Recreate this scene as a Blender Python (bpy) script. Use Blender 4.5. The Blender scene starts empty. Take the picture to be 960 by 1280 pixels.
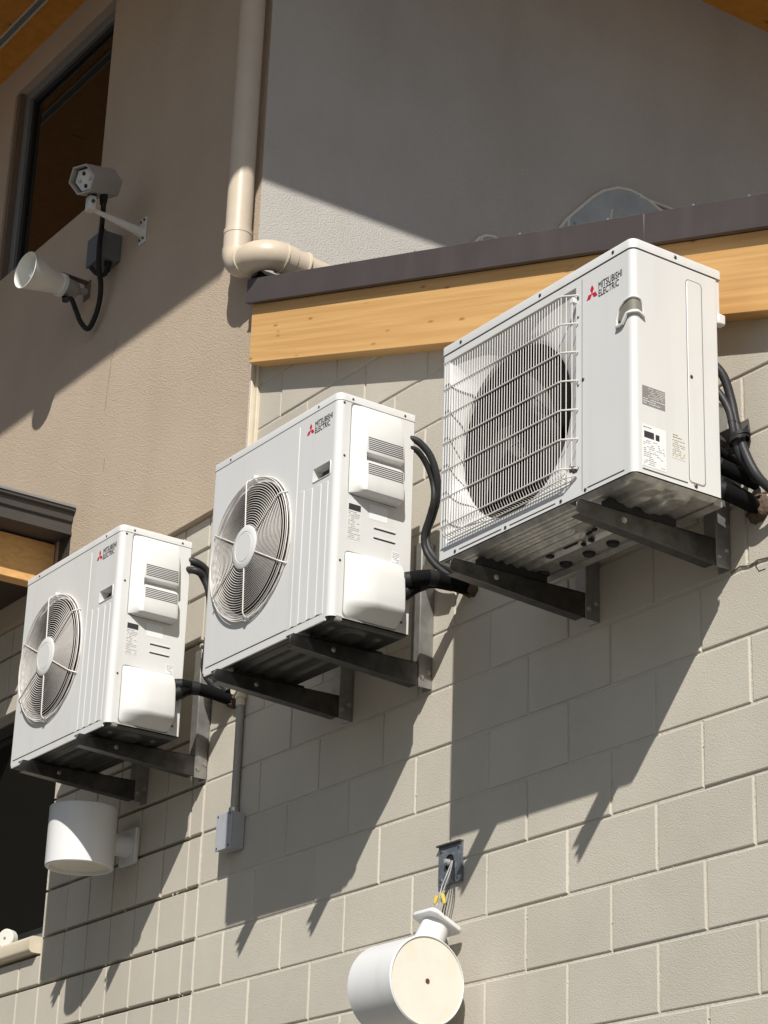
import bpy, bmesh, math, random
from mathutils import Vector, Matrix
random.seed(7)
R = math.radians
sc = bpy.context.scene
col = sc.collection

# ------------------------------------------------------------------ camera (calibrated on the block courses)
G = 3.75                        # height of the reference mortar line above the ground
FPX, YAW, PITCH, ROLL = 2848.36, -0.977963, 0.387745, 0.035614
CAM = Vector((4.87718, -4.27524, -2.15461))
_f = Vector((math.sin(YAW)*math.cos(PITCH), math.cos(YAW)*math.cos(PITCH), math.sin(PITCH)))
_r = _f.cross(Vector((0, 0, 1))).normalized(); _u = _r.cross(_f)
CR = math.cos(ROLL)*_r + math.sin(ROLL)*_u
CU = -math.sin(ROLL)*_r + math.cos(ROLL)*_u
CF = _f
cam = bpy.data.objects.new('camera', bpy.data.cameras.new('camera')); col.objects.link(cam)
cam.data.sensor_fit = 'VERTICAL'; cam.data.sensor_height = 36.0; cam.data.sensor_width = 27.0
cam.data.lens = FPX/1280*36.0
cam.data.clip_start = .05; cam.data.clip_end = 3000
M = Matrix((CR, CU, -CF)).transposed().to_4x4(); M.translation = CAM + Vector((0, 0, G))
cam.matrix_world = M
sc.camera = cam

# ------------------------------------------------------------------ sky, sun, exposure
SUN = Vector((1.21, -1.0, 1.36)).normalized()
world = bpy.data.worlds.new('World'); sc.world = world; world.use_nodes = True
nt = world.node_tree
sky = nt.nodes.new('ShaderNodeTexSky'); sky.sky_type = 'NISHITA'; sky.sun_disc = False
sky.sun_elevation = math.asin(SUN.z); sky.sun_rotation = math.atan2(SUN.x, SUN.y)
sky.air_density = 1.0; sky.dust_density = 1.0; sky.ozone_density = 1.0
nt.links.new(sky.outputs[0], nt.nodes['Background'].inputs[0])
nt.nodes['Background'].inputs[1].default_value = 0.06
sl = bpy.data.lights.new('sun', 'SUN'); sl.energy = 5.0; sl.angle = R(.53); sl.color = (1, .962, .90)
so = bpy.data.objects.new('sun', sl); col.objects.link(so)
so.rotation_euler = (-SUN).to_track_quat('-Z', 'Y').to_euler(); so.location = (6, -8, 14)
sc.view_settings.view_transform = 'Standard'; sc.view_settings.look = 'None'
sc.view_settings.gamma = 1; sc.view_settings.exposure = 0.11
sc.render.engine = 'CYCLES'
sc.cycles.use_denoising = True
sc.cycles.max_bounces = 8; sc.cycles.diffuse_bounces = 5

# ------------------------------------------------------------------ pixel (960x1280 photo) to a point on a plane
def pray(px, py):
    return CF*1.0 + CR*((px-480)/FPX) - CU*((py-640)/FPX)
def W(px, py, y=0.0):
    d = pray(px, py); t = (y-CAM.y)/d.y; return CAM+d*t
def WX(px, py, x):
    d = pray(px, py); t = (x-CAM.x)/d.x; return CAM+d*t
def WZ(px, py, z):
    d = pray(px, py); t = (z-CAM.z)/d.z; return CAM+d*t
def project(p):
    d = Vector(p)-CAM; w = d.dot(CF)
    return 480+FPX*d.dot(CR)/w, 640-FPX*d.dot(CU)/w

# ------------------------------------------------------------------ materials
MATS = {}
def mat(name, color, rough=.5, metal=0.0, bump=None, vary=0.0, vscale=3.0, spec=.5, stain=None, dark=None, coat=0, pits=None, tone=0):
    m = bpy.data.materials.new(name); m.use_nodes = True; n = m.node_tree; L = n.links
    b = n.nodes['Principled BSDF']
    b.inputs['Base Color'].default_value = (*color, 1); b.inputs['Roughness'].default_value = rough
    b.inputs['Metallic'].default_value = metal; b.inputs['Specular IOR Level'].default_value = spec
    if coat: b.inputs['Coat Weight'].default_value = coat; b.inputs['Coat Roughness'].default_value = .15
    geo = n.nodes.new('ShaderNodeNewGeometry')
    pos = geo.outputs['Position']
    cur = None
    if vary:
        tx = n.nodes.new('ShaderNodeTexNoise'); tx.inputs['Scale'].default_value = vscale; tx.inputs['Detail'].default_value = 6
        tx.inputs['Roughness'].default_value = .62
        L.new(pos, tx.inputs['Vector'])
        mr = n.nodes.new('ShaderNodeMapRange'); mr.inputs[1].default_value = .3; mr.inputs[2].default_value = .7
        mr.inputs[3].default_value = 1-vary; mr.inputs[4].default_value = 1+vary
        L.new(tx.outputs[0], mr.inputs[0])
        mx = n.nodes.new('ShaderNodeMix'); mx.data_type = 'RGBA'; mx.blend_type = 'MULTIPLY'; mx.inputs[0].default_value = 1
        mx.inputs[6].default_value = (*color, 1); L.new(mr.outputs[0], mx.inputs[7])
        cur = mx.outputs[2]
    if stain:   # (scale vector, low, high, colour, amount): patches with a shape of their own
        sv, lo, hi, scol, amt = stain
        mp = n.nodes.new('ShaderNodeMapping'); mp.inputs['Scale'].default_value = sv; L.new(pos, mp.inputs[0])
        tx = n.nodes.new('ShaderNodeTexNoise'); tx.inputs['Scale'].default_value = 1; tx.inputs['Detail'].default_value = 5
        L.new(mp.outputs[0], tx.inputs['Vector'])
        mr = n.nodes.new('ShaderNodeMapRange'); mr.inputs[1].default_value = lo; mr.inputs[2].default_value = hi
        mr.inputs[3].default_value = 0; mr.inputs[4].default_value = amt; L.new(tx.outputs[0], mr.inputs[0])
        mx = n.nodes.new('ShaderNodeMix'); mx.data_type = 'RGBA'; L.new(mr.outputs[0], mx.inputs[0])
        if cur: L.new(cur, mx.inputs[6])
        else: mx.inputs[6].default_value = (*color, 1)
        mx.inputs[7].default_value = (*scol, 1); cur = mx.outputs[2]
    if tone and cur:                                              # each block its own shade
        oi = n.nodes.new('ShaderNodeObjectInfo'); mr = n.nodes.new('ShaderNodeMapRange'); mr.inputs[3].default_value = 1-tone; mr.inputs[4].default_value = 1+tone*.6
        L.new(oi.outputs['Random'], mr.inputs[0])
        mx = n.nodes.new('ShaderNodeMix'); mx.data_type = 'RGBA'; mx.blend_type = 'MULTIPLY'; mx.inputs[0].default_value = 1
        L.new(cur, mx.inputs[6]); L.new(mr.outputs[0], mx.inputs[7]); cur = mx.outputs[2]
    if cur: L.new(cur, b.inputs['Base Color'])
    if bump:
        prev = None
        for (scale, strength, dist) in bump:
            tx = n.nodes.new('ShaderNodeTexNoise'); tx.inputs['Scale'].default_value = scale; tx.inputs['Detail'].default_value = 3
            L.new(pos, tx.inputs['Vector'])
            bp = n.nodes.new('ShaderNodeBump'); bp.inputs['Strength'].default_value = strength; bp.inputs['Distance'].default_value = dist
            L.new(tx.outputs[0], bp.inputs['Height'])
            if prev: L.new(prev, bp.inputs['Normal'])
            prev = bp.outputs[0]
        if pits:
            vt = n.nodes.new('ShaderNodeTexVoronoi'); vt.inputs['Scale'].default_value = pits[0]; L.new(pos, vt.inputs['Vector'])
            mr = n.nodes.new('ShaderNodeMapRange'); mr.inputs[1].default_value = .0; mr.inputs[2].default_value = .3
            L.new(vt.outputs['Distance'], mr.inputs[0])
            bp = n.nodes.new('ShaderNodeBump'); bp.inputs['Strength'].default_value = pits[1]; bp.inputs['Distance'].default_value = pits[2]
            L.new(mr.outputs[0], bp.inputs['Height']); L.new(prev, bp.inputs['Normal']); prev = bp.outputs[0]
        L.new(prev, b.inputs['Normal'])
    MATS[name] = m
    return m

mat('block', (.52, .48, .405), .8, bump=[(10, .2, .004), (210, .42, .0032), (480, .5, .0018)], pits=(130, .35, .002), vary=.06, vscale=2.3, tone=.05,
    stain=((1.6, 1.6, .45), .52, .75, (.44, .395, .32), .45))
mat('mortar', (.53, .495, .425), .85, bump=[(60, .6, .005), (300, .4, .002)], vary=.08, vscale=14)
mat('stucco_tan', (.515, .415, .31), .85, bump=[(120, .55, .006), (260, .9, .005)], vary=.05, vscale=1.7, stain=((2.2, 2.2, .5), .5, .78, (.41, .315, .225), .45))
mat('stucco_grey', (.52, .495, .455), .85, bump=[(120, .6, .006), (260, .9, .005)], vary=.07, vscale=1.3, stain=((2, 2, .45), .5, .78, (.41, .37, .315), .5))
mat('cream_trim', (.62, .55, .42), .6, bump=[(120, .3, .002)], vary=.06, vscale=12)
def wood_mat(name, c1, c2):
    m = mat(name, c1, .55, spec=.3); n = m.node_tree; L = n.links; b = n.nodes['Principled BSDF']
    geo = n.nodes['Geometry'] if 'Geometry' in n.nodes else [x for x in n.nodes if x.type == 'NEW_GEOMETRY'][0]
    mp = n.nodes.new('ShaderNodeMapping'); mp.vector_type = 'TEXTURE'; mp.inputs['Rotation'].default_value = (0, math.atan(.3247), 0); mp.inputs['Scale'].default_value = (1/.8, 1/14, 1/40)
    L.new(geo.outputs['Position'], mp.inputs[0])
    tx = n.nodes.new('ShaderNodeTexNoise'); tx.inputs['Scale'].default_value = 1.3; tx.inputs['Detail'].default_value = 7; tx.inputs['Distortion'].default_value = .5
    L.new(mp.outputs[0], tx.inputs['Vector'])
    cr = n.nodes.new('ShaderNodeValToRGB'); cr.color_ramp.elements[0].position = .34; cr.color_ramp.elements[1].position = .66
    cr.color_ramp.elements[0].color = (*c2, 1); cr.color_ramp.elements[1].color = (*c1, 1); L.new(tx.outputs[0], cr.inputs[0])
    # small knots and checks
    mp2 = n.nodes.new('ShaderNodeMapping'); mp2.vector_type = 'TEXTURE'; mp2.inputs['Rotation'].default_value = (0, math.atan(.3247), 0); mp2.inputs['Scale'].default_value = (1/2.6, 1, 1/9)
    L.new(geo.outputs['Position'], mp2.inputs[0])
    vt = n.nodes.new('ShaderNodeTexVoronoi'); vt.inputs['Scale'].default_value = 2.2; vt.inputs['Randomness'].default_value = 1; L.new(mp2.outputs[0], vt.inputs['Vector'])
    mr = n.nodes.new('ShaderNodeMapRange'); mr.inputs[1].default_value = .05; mr.inputs[2].default_value = .15; mr.inputs[3].default_value = .7; mr.inputs[4].default_value = 0
    L.new(vt.outputs['Distance'], mr.inputs[0])
    mx = n.nodes.new('ShaderNodeMix'); mx.data_type = 'RGBA'; L.new(mr.outputs[0], mx.inputs[0]); L.new(cr.outputs[0], mx.inputs[6]); mx.inputs[7].default_value = (c2[0]*.42, c2[1]*.33, c2[2]*.3, 1)
    L.new(mx.outputs[2], b.inputs['Base Color'])
    bp = n.nodes.new('ShaderNodeBump'); bp.inputs['Strength'].default_value = .25; bp.inputs['Distance'].default_value = .003; L.new(tx.outputs[0], bp.inputs['Height']); L.new(bp.outputs[0], b.inputs['Normal'])
wood_mat('wood', (.72, .435, .175), (.60, .335, .12))
wood_mat('soffit_wood', (.66, .285, .045), (.57, .235, .03))
mat('flashing', (.082, .067, .064), .42, spec=.4, vary=.08, vscale=4, stain=((6, 6, 2), .5, .75, (.11, .095, .09), .6))
mat('dark_metal', (.055, .05, .046), .45, spec=.45, vary=.1, vscale=8)
mat('unit_paint', (.655, .655, .64), .38, spec=.45, vary=.014, vscale=5, bump=[(900, .05, .0004), (7, .02, .01)], stain=((14, 14, 1.3), .54, .8, (.55, .54, .50), .45))
mat('unit_plastic', (.675, .675, .655), .42, spec=.4, vary=.012, vscale=6, stain=((14, 14, 1.6), .56, .8, (.57, .56, .52), .4))
mat('guard_wire', (.70, .665, .62), .42, spec=.4)
mat('fan_plastic', (.055, .05, .048), .5)
mat('coil', (.022, .021, .02), .6, bump=[(200, .5, .003)])
mat('bell', (.24, .225, .205), .5)
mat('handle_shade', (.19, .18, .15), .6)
mat('black', (.012, .012, .012), .6)
mat('seam', (.045, .045, .045), .7)
mat('foam', (.006, .006, .0065), .85, spec=.12, bump=[(45, .5, .006), (140, .35, .002)])
mat('conduit_grey', (.024, .025, .027), .5, spec=.35, bump=[(160, .3, .002)])
mat('steel', (.115, .112, .107), .36, 1.0, bump=[(40, .1, .003)], vary=.3, vscale=22)
mat('upright_steel', (.27, .265, .25), .42, .55, bump=[(40, .1, .003)], vary=.2, vscale=22)
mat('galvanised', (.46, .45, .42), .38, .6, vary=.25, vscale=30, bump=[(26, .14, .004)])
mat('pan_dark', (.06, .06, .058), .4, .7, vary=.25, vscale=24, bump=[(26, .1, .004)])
mat('pocket', (.06, .057, .045), .7)
mat('bolt', (.55, .53, .5), .3, 1.0)
mat('screw', (.09, .09, .09), .4, .7)
mat('red_print', (.55, .012, .035), .45)
mat('ink', (.03, .03, .033), .6)
mat('ink_grey', (.17, .17, .18), .7)
mat('sticker', (.76, .77, .77), .5)
mat('sticker_grey', (.23, .225, .22), .5, vary=.1, vscale=60)
mat('sticker_cream', (.66, .645, .58), .55)
mat('pvc', (.56, .475, .37), .38, spec=.45, vary=.05, vscale=9)
mat('white_light', (.70, .70, .695), .36, spec=.5, vary=.012, vscale=9, stain=((18, 18, 4), .56, .8, (.58, .56, .5), .35))
mat('diffuser', (.715, .685, .60), .5, vary=.04, vscale=14, stain=((7, 7, 7), .52, .75, (.62, .53, .39), .6))
mat('conduit_paint', (.34, .325, .29), .55, vary=.08, vscale=20)
mat('rust', (.13, .035, .015), .8)
mat('box_grey', (.40, .415, .445), .5, vary=.05, vscale=30)
mat('box_dark', (.12, .13, .135), .5, vary=.05, vscale=30)
mat('plate_grey', (.13, .145, .165), .45, .2, vary=.2, vscale=60, stain=((40, 40, 40), .56, .7, (.36, .36, .36), .6))
mat('camera_grey', (.36, .345, .33), .5, vary=.05, vscale=30)
mat('bracket_paint', (.62, .61, .58), .5, vary=.05, vscale=40)
mat('horn_plastic', (.74, .74, .69), .45, vary=.03, vscale=30)
mat('cable', (.012, .012, .013), .6, spec=.3)
mat('wire_grey', (.3, .3, .3), .45)
mat('yellow', (.55, .42, .07), .5)
mat('sealant', (.10, .066, .045), .9, bump=[(70, .8, .01)], vary=.4, vscale=40)
mat('alu', (.33, .345, .36), .4, .6)
mat('frame_grey', (.19, .20, .205), .45, .1)
mat('frame_dark', (.02, .021, .022), .4)
mat('reveal_brown', (.16, .115, .085), .7, vary=.1, vscale=12)
mat('glass', (.010, .010, .009), .03, spec=.42)
mat('asphalt', (.118, .111, .10), .9, vary=.15, vscale=.8, bump=[(60, .4, .01)])
mat('roof_metal', (.09, .075, .07), .5, vary=.05)
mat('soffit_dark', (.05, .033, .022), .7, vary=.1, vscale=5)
mat('tarp', (.40, .425, .425), .28, spec=.6, vary=.12, vscale=9)
mat('tarp_edge', (.72, .69, .62), .5)  # sheet edges, paled to paint in the highlights along them
mat('interior', (.02, .019, .018), .9)

# ------------------------------------------------------------------ mesh building
class MB:
    def __init__(s): s.v = []; s.f = []
    def add(s, vs, fs):
        o = len(s.v); s.v += [Vector(q) for q in vs]; s.f += [[i+o for i in f] for f in fs]; return s
    def box(s, x0, x1, y0, y1, z0, z1):
        return s.add([(x0,y0,z0),(x1,y0,z0),(x1,y1,z0),(x0,y1,z0),(x0,y0,z1),(x1,y0,z1),(x1,y1,z1),(x0,y1,z1)],
                     [(0,3,2,1),(4,5,6,7),(0,1,5,4),(1,2,6,5),(2,3,7,6),(3,0,4,7)])
    def prism(s, poly, d0, d1, axis='z'):
        """poly: ccw list of 2D points; axis z -> (x,y), y -> (x,z), x -> (y,z)"""
        def P(a, b, d):
            return {'z': (a, b, d), 'y': (a, d, b), 'x': (d, a, b)}[axis]
        n = len(poly); o = len(s.v)
        s.v += [Vector(P(a, b, d0)) for a, b in poly]+[Vector(P(a, b, d1)) for a, b in poly]
        s.f += [[o+i for i in range(n)][::-1], [o+n+i for i in range(n)]]
        s.f += [[o+i, o+(i+1) % n, o+n+(i+1) % n, o+n+i] for i in range(n)]
        return s
    def loft(s, rings, cap=True, closed=True):
        o = len(s.v); n = len(rings[0])
        for r in rings: s.v += [Vector(q) for q in r]
        for j in range(len(rings)-1):
            for i in range(n if closed else n-1):
                s.f.append([o+j*n+i, o+j*n+(i+1) % n, o+(j+1)*n+(i+1) % n, o+(j+1)*n+i])
        if cap:
            s.f.append([o+i for i in range(n)][::-1]); s.f.append([o+(len(rings)-1)*n+i for i in range(n)])
        return s
    def tube(s, path, r, n=10, cap=True, closed=False):
        path = [Vector(q) for q in path]; m = len(path); rings = []; prev = None
        for i, q in enumerate(path):
            if closed: t = path[(i+1) % m]-path[i-1]
            else: t = path[min(i+1, m-1)]-path[max(i-1, 0)]
            t.normalize()
            if prev is None:
                a = t.orthogonal().normalized()
            else:
                a = (prev - t*prev.dot(t))
                a = a.normalized() if a.length > 1e-6 else t.orthogonal().normalized()
            prev = a; b = t.cross(a); rr = r[i] if isinstance(r, (list, tuple)) else r
            rings.append([q+(a*math.cos(2*math.pi*k/n)+b*math.sin(2*math.pi*k/n))*rr for k in range(n)])
        if closed: rings.append(rings[0])
        return s.loft(rings, cap=cap and not closed)
    def lathe(s, prof, origin, axis, n=32, cap=False):
        """prof: list of (radius, distance along axis)"""
        axis = Vector(axis).normalized(); a = axis.orthogonal().normalized(); b = axis.cross(a); o = Vector(origin)
        rings = [[o+axis*h+(a*math.cos(2*math.pi*k/n)+b*math.sin(2*math.pi*k/n))*r for k in range(n)] for r, h in prof]
        return s.loft(rings, cap=cap)
    def xf(s, mtx):
        s.v = [mtx @ q for q in s.v]; return s

ORG = {}
def finish(me, m, smooth=35):
    bm = bmesh.new(); bm.from_mesh(me); bmesh.ops.recalc_face_normals(bm, faces=bm.faces[:]); bm.to_mesh(me); bm.free()
    if smooth:
        me.shade_smooth(); me.set_sharp_from_angle(angle=R(smooth))
    me.materials.append(MATS[m])
def obj(name, mb, m, parent=None, smooth=35, bevel=0, bseg=2):
    org = ORG.get(parent, Vector((0, 0, 0)))
    me = bpy.data.meshes.new(name); me.from_pydata([tuple(q-org) for q in mb.v], [], mb.f); finish(me, m, smooth)
    o = bpy.data.objects.new(name, me); col.objects.link(o)
    if parent: o.parent = parent
    else: o.location = (0, 0, G)
    ORG[o] = org
    if bevel:
        md = o.modifiers.new('bevel', 'BEVEL'); md.width = bevel; md.segments = bseg; md.limit_method = 'ANGLE'; md.angle_limit = R(40)
        md.harden_normals = False
    return o
def thing(name, loc, label, cat, group=None):
    o = bpy.data.objects.new(name, None); col.objects.link(o); loc = Vector(loc)
    o.location = loc+Vector((0, 0, G)); o.empty_display_size = .1; ORG[o] = loc
    o['label'] = label; o['category'] = cat
    if group: o['group'] = group
    return o
def tag(o, label, cat, group=None):
    o['label'] = label; o['category'] = cat
    if group: o['group'] = group
    return o
def rrect(x0, x1, y0, y1, r, seg=5):
    rs = r if isinstance(r, (list, tuple)) else [r]*4          # order: (x0,y0) (x1,y0) (x1,y1) (x0,y1)
    out = []
    for (cx, cy, sx, sy, a0, q) in ((x0, y0, 1, 1, 180, rs[0]), (x1, y0, -1, 1, 270, rs[1]), (x1, y1, -1, -1, 0, rs[2]), (x0, y1, 1, -1, 90, rs[3])):
        for k in range(seg+1):
            a = R(a0+90*k/seg); out.append((cx+sx*q+q*math.cos(a), cy+sy*q+q*math.sin(a)))
    return out
def catmull(pts, n=8):
    pts = [Vector(q) for q in pts]; P = [2*pts[0]-pts[1]]+pts+[2*pts[-1]-pts[-2]]; out = []
    for i in range(1, len(P)-2):
        a, b, c, d = P[i-1:i+3]
        for k in range(n):
            t = k/n; out.append(.5*((2*b)+(c-a)*t+(2*a-5*b+4*c-d)*t*t+(3*b-a-3*c+d)*t**3))
    out.append(pts[-1]); return out
def face_with_holes(outer, holes, y):
    """flat face in the x-z plane with holes; returns MB"""
    bm = bmesh.new()
    for loop in [outer]+holes:
        vs = [bm.verts.new((a, y, b)) for a, b in loop]
        for i in range(len(vs)): bm.edges.new((vs[i], vs[(i+1) % len(vs)]))
    bmesh.ops.triangle_fill(bm, use_beauty=True, use_dissolve=False, edges=bm.edges[:], normal=(0, -1, 0))
    bm.verts.index_update()
    mb = MB(); mb.v = [v.co.copy() for v in bm.verts]; mb.f = [[v.index for v in f.verts] for f in bm.faces]; bm.free(); return mb
def circle(cx, cz, r, n=64):
    return [(cx+r*math.cos(2*math.pi*k/n), cz+r*math.sin(2*math.pi*k/n)) for k in range(n)]
def text_mb(s, size, loc, rot, align='LEFT', extrude=.0004, spacing=1.0, sx=1.0):
    cu = bpy.data.curves.new('t', 'FONT'); cu.body = s; cu.size = size; cu.align_x = align; cu.extrude = extrude; cu.space_character = spacing
    cu.resolution_u = 3
    ob = bpy.data.objects.new('t', cu); col.objects.link(ob)
    me = bpy.data.meshes.new_from_object(ob); mb = MB()
    mb.v = [v.co.copy() for v in me.vertices]; mb.f = [list(p.vertices) for p in me.polygons]
    bpy.data.objects.remove(ob); bpy.data.curves.remove(cu); bpy.data.meshes.remove(me)
    mb.xf(Matrix.Translation(Vector(loc)) @ rot @ Matrix.Diagonal((sx, 1, 1, 1))); return mb
FRONT = Matrix.Rotation(R(90), 4, 'X')                      # lies in x-z, faces -y
SIDE = Matrix.Rotation(R(90), 4, 'Z') @ Matrix.Rotation(R(90), 4, 'X')   # lies in y-z, faces +x

def copy_tree(o, parent=None):
    c = o.copy(); col.objects.link(c); c.parent = parent; ORG[c] = ORG[o]
    for ch in o.children: copy_tree(ch, c)
    return c

# ================================================================== SETTING
g = MB().add([(-400, -400, -G), (400, -400, -G), (400, 400, -G), (-400, 400, -G)], [(0, 1, 2, 3)])
o = obj('ground', g, 'asphalt', smooth=0); o['kind'] = 'structure'

S = .2032                      # block module
TY, TX = -.03, -2.442           # stucco front plane, stucco corner
SB = 1.36                      # underside of the stucco
RS = -.3247                    # slope of the low roof's edge
def roof(x): return 2.297+RS*(x+2.435)          # top of the flashing
WX0, WX1, WZ0, WZ1 = -6.4, -3.985, -.19, .92    # lower window opening

# ------------------------------------------------------------------ block wall
wall = thing('block_wall', (-.8, .1, -G), 'long beige painted concrete block wall carrying the three air conditioners', 'wall')
mo = MB()
mo.prism([(-2.66, -G), (6, -G), (6, roof(6)-.2), (-2.44, roof(-2.44)-.2), (-2.44, 1.9), (-2.66, 1.9)], .0046, .30, 'y')
obj('mortar', mo, 'mortar', wall, smooth=0)
ms = MB()
for r in range(-7, 19):                                         # scored piers: shallow uprights, deeper bed joints
    z1 = min(-r*S, SB+.05); z0 = -(r+1)*S
    for (xa, xb) in ((-9, WX0), (WX0, WX1), (WX1, -2.662)):
        if xa == WX0 and z1 > WZ0-.06 and z0 < WZ1: 
            if z0 < WZ0-.1: ms.box(xa, xb, .006, .05, z0+.006, WZ0-.09)
            if z1 > WZ1+.05: ms.box(xa, xb, .006, .05, WZ1+.012, z1-.006)
            continue
        ms.box(xa, xb, .0085, .05, z0+.006, z1-.006)
ms.box(-9, WX0, .048, .25, -G, SB+.05); ms.box(WX1, -2.662, .048, .25, -G, SB+.05)
ms.box(WX0, WX1, .048, .25, -G, WZ0-.085); ms.box(WX0, WX1, .048, .25, WZ1+.01, SB+.05)
obj('mortar', ms, 'mortar', wall, smooth=0)

def clip(poly, f):
    out = []
    for i in range(len(poly)):
        a, b = poly[i], poly[(i+1) % len(poly)]; fa, fb = f(a), f(b)
        if fa <= 0: out.append(a)
        if fa*fb < 0:
            t = fa/(fa-fb); out.append((a[0]+(b[0]-a[0])*t, a[1]+(b[1]-a[1])*t))
    return out
def inset(poly, d):
    n = len(poly); out = []
    for i in range(n):
        p0, p1, p2 = Vector(poly[i-1]), Vector(poly[i]), Vector(poly[(i+1) % n])
        e1 = (p1-p0).normalized(); e2 = (p2-p1).normalized(); n1 = Vector((-e1.y, e1.x)); n2 = Vector((-e2.y, e2.x))
        k = 1+n1.dot(n2); out.append(tuple(p1+(n1+n2)*(d/max(k, .3))))
    return out
def block_mb(poly, y=0.0, b=.004):
    ip = inset(poly, b); m2 = inset(poly, b*.3); n = len(poly); mb = MB()
    mb.v = [Vector((a, y, c)) for a, c in ip]+[Vector((a, y+b*.35, c)) for a, c in m2]+[Vector((a, y+b*1.2, c)) for a, c in poly]+[Vector((a, y+.035, c)) for a, c in poly]
    mb.f = [list(range(n))]+[[j*n+i, j*n+(i+1) % n, (j+1)*n+(i+1) % n, (j+1)*n+i] for j in range(3) for i in range(n)]
    return mb
blocks = []
J = .0085
for r in range(-12, 19):
    zt, zb = -r*S-J/2, -(r+1)*S+J/2
    ks = [k for k in range(-13, 31) if (k-r) % 2 == 0]
    edges = sorted(set([-13]+ks+[30]))
    for ka, kb in zip(edges, edges[1:]):
        xa, xb = ka*S+J/2, kb*S-J/2
        poly = [(xa, zb), (xb, zb), (xb, zt), (xa, zt)]
        full = kb-ka == 2
        lim = lambda q: q[1]-(roof(q[0])-.16)
        if any(lim(q) > 0 for q in poly): poly = clip(poly, lim); full = False
        if len(poly) < 3 or (max(q[1] for q in poly)-min(q[1] for q in poly)) < .03: continue
        cx = sum(q[0] for q in poly)/len(poly); cz = sum(q[1] for q in poly)/len(poly)
        if zb > SB and xb < TX: continue
        blocks.append((poly, cx, cz, full, .004))
JS = .0085
for r in range(-7, 19):                                         # scored blocks left of the running bond
    zt, zb = min(-r*S-.007, SB-.004), -(r+1)*S+.007
    edges = [-13-.03]+[-13.5-i for i in range(0, 30)]
    for kb, ka in zip(edges, edges[1:]):
        xa, xb = ka*S+JS/2, kb*S-JS/2
        if xb > WX0 and xa < WX1:                               # beside, above or below the window
            if zb >= WZ1-.02 or zt <= WZ0-.07: pass
            elif xb > WX1+.05: xa = WX1
            elif zt > WZ1+.05 and zb < WZ1: 
                blocks.append(([(xa, WZ1+.008), (xb, WZ1+.008), (xb, zt), (xa, zt)], (xa+xb)/2, zt, False, .0035)); continue
            elif zb < WZ0-.1 and zt > WZ0-.08:
                blocks.append(([(xa, zb), (xb, zb), (xb, WZ0-.088), (xa, WZ0-.088)], (xa+xb)/2, zb, False, .0035)); continue
            else: continue
        if xa < -8.6 or zt-zb < .02: continue
        blocks.append(([(xa, zb), (xb, zb), (xb, zt), (xa, zt)], (xa+xb)/2, (zb+zt)/2, False, .0035))
def inview(cx, cz):
    x, y = project((cx, 0, cz)); return -70 < x < 1030 and -40 < y < 1350
near = [b for b in blocks if inview(b[1], b[2])]
near.sort(key=lambda b: (b[1]-CAM.x)**2+(b[2]-CAM.z)**2); rest = [b for b in blocks if not inview(b[1], b[2])]+near[299:]; near = near[:299]
fullme = None
for poly, cx, cz, full, bv in near:
    dy = random.uniform(-.0016, .0016)
    if full:
        if fullme is None:
            mb = block_mb([(-S+J/2, -S/2+J/2), (S-J/2, -S/2+J/2), (S-J/2, S/2-J/2), (-S+J/2, S/2-J/2)])
            fullme = bpy.data.meshes.new('block'); fullme.from_pydata([tuple(q) for q in mb.v], [], mb.f); finish(fullme, 'block', 0)
        o = bpy.data.objects.new('block', fullme); col.objects.link(o); o.parent = wall
        o.location = Vector((cx, dy, cz))-ORG[wall]
        o.rotation_euler = (random.uniform(-.006, .006), random.uniform(-.002, .002), random.uniform(-.004, .004))
    else:
        obj('block', block_mb(poly, dy, bv), 'block', wall, smooth=0)
far = MB()
for poly, cx, cz, full, bv in rest:
    q = block_mb(poly, random.uniform(-.0016, .0016), bv); far.add(q.v, q.f)
o = obj('block_courses', far, 'block', wall, smooth=0); o['kind'] = 'stuff'

cr = MB(); rn = random.Random(21)
def lump(mb, x, z, r, y=.002):
    n = 6; rings = []
    for k, h in ((1, 0), (.85, .5), (.4, .9)):
        rings.append([(x+r*k*math.cos(2*math.pi*i/n)*rn.uniform(.6, 1.3), y+.003-r*h*.55, z+r*k*math.sin(2*math.pi*i/n)*rn.uniform(.6, 1.3)) for i in range(n)])
    mb.loft(rings)
for i in range(330):
    r_ = rn.randint(-6, 6); x = rn.uniform(-3.9, 1.1); z = -r_*S+rn.uniform(-.003, .003)
    if rn.random() < .45:
        k = round(x/S); k += (k-r_) % 2
        x = k*S+rn.uniform(-.003, .003) if x > -2.6 else (k+.5)*S; z = -r_*S-rn.uniform(0, S)
    if z < roof(x)-.42: lump(cr, x, z, rn.choice((.0025, .003, .004, .0055)))
o = obj('mortar_crumbs', cr, 'mortar', wall, smooth=60); o['kind'] = 'stuff'
for pts in (((914, 716), (925, 708), (938, 707), (947, 700), (960, 697)), ((948, 700), (944, 706), (949, 714), (957, 711))):
    obj('paint_crack', MB().tube([W(a_, b_, .0005) for a_, b_ in pts], .0022, 4), 'sealant', wall)

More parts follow.
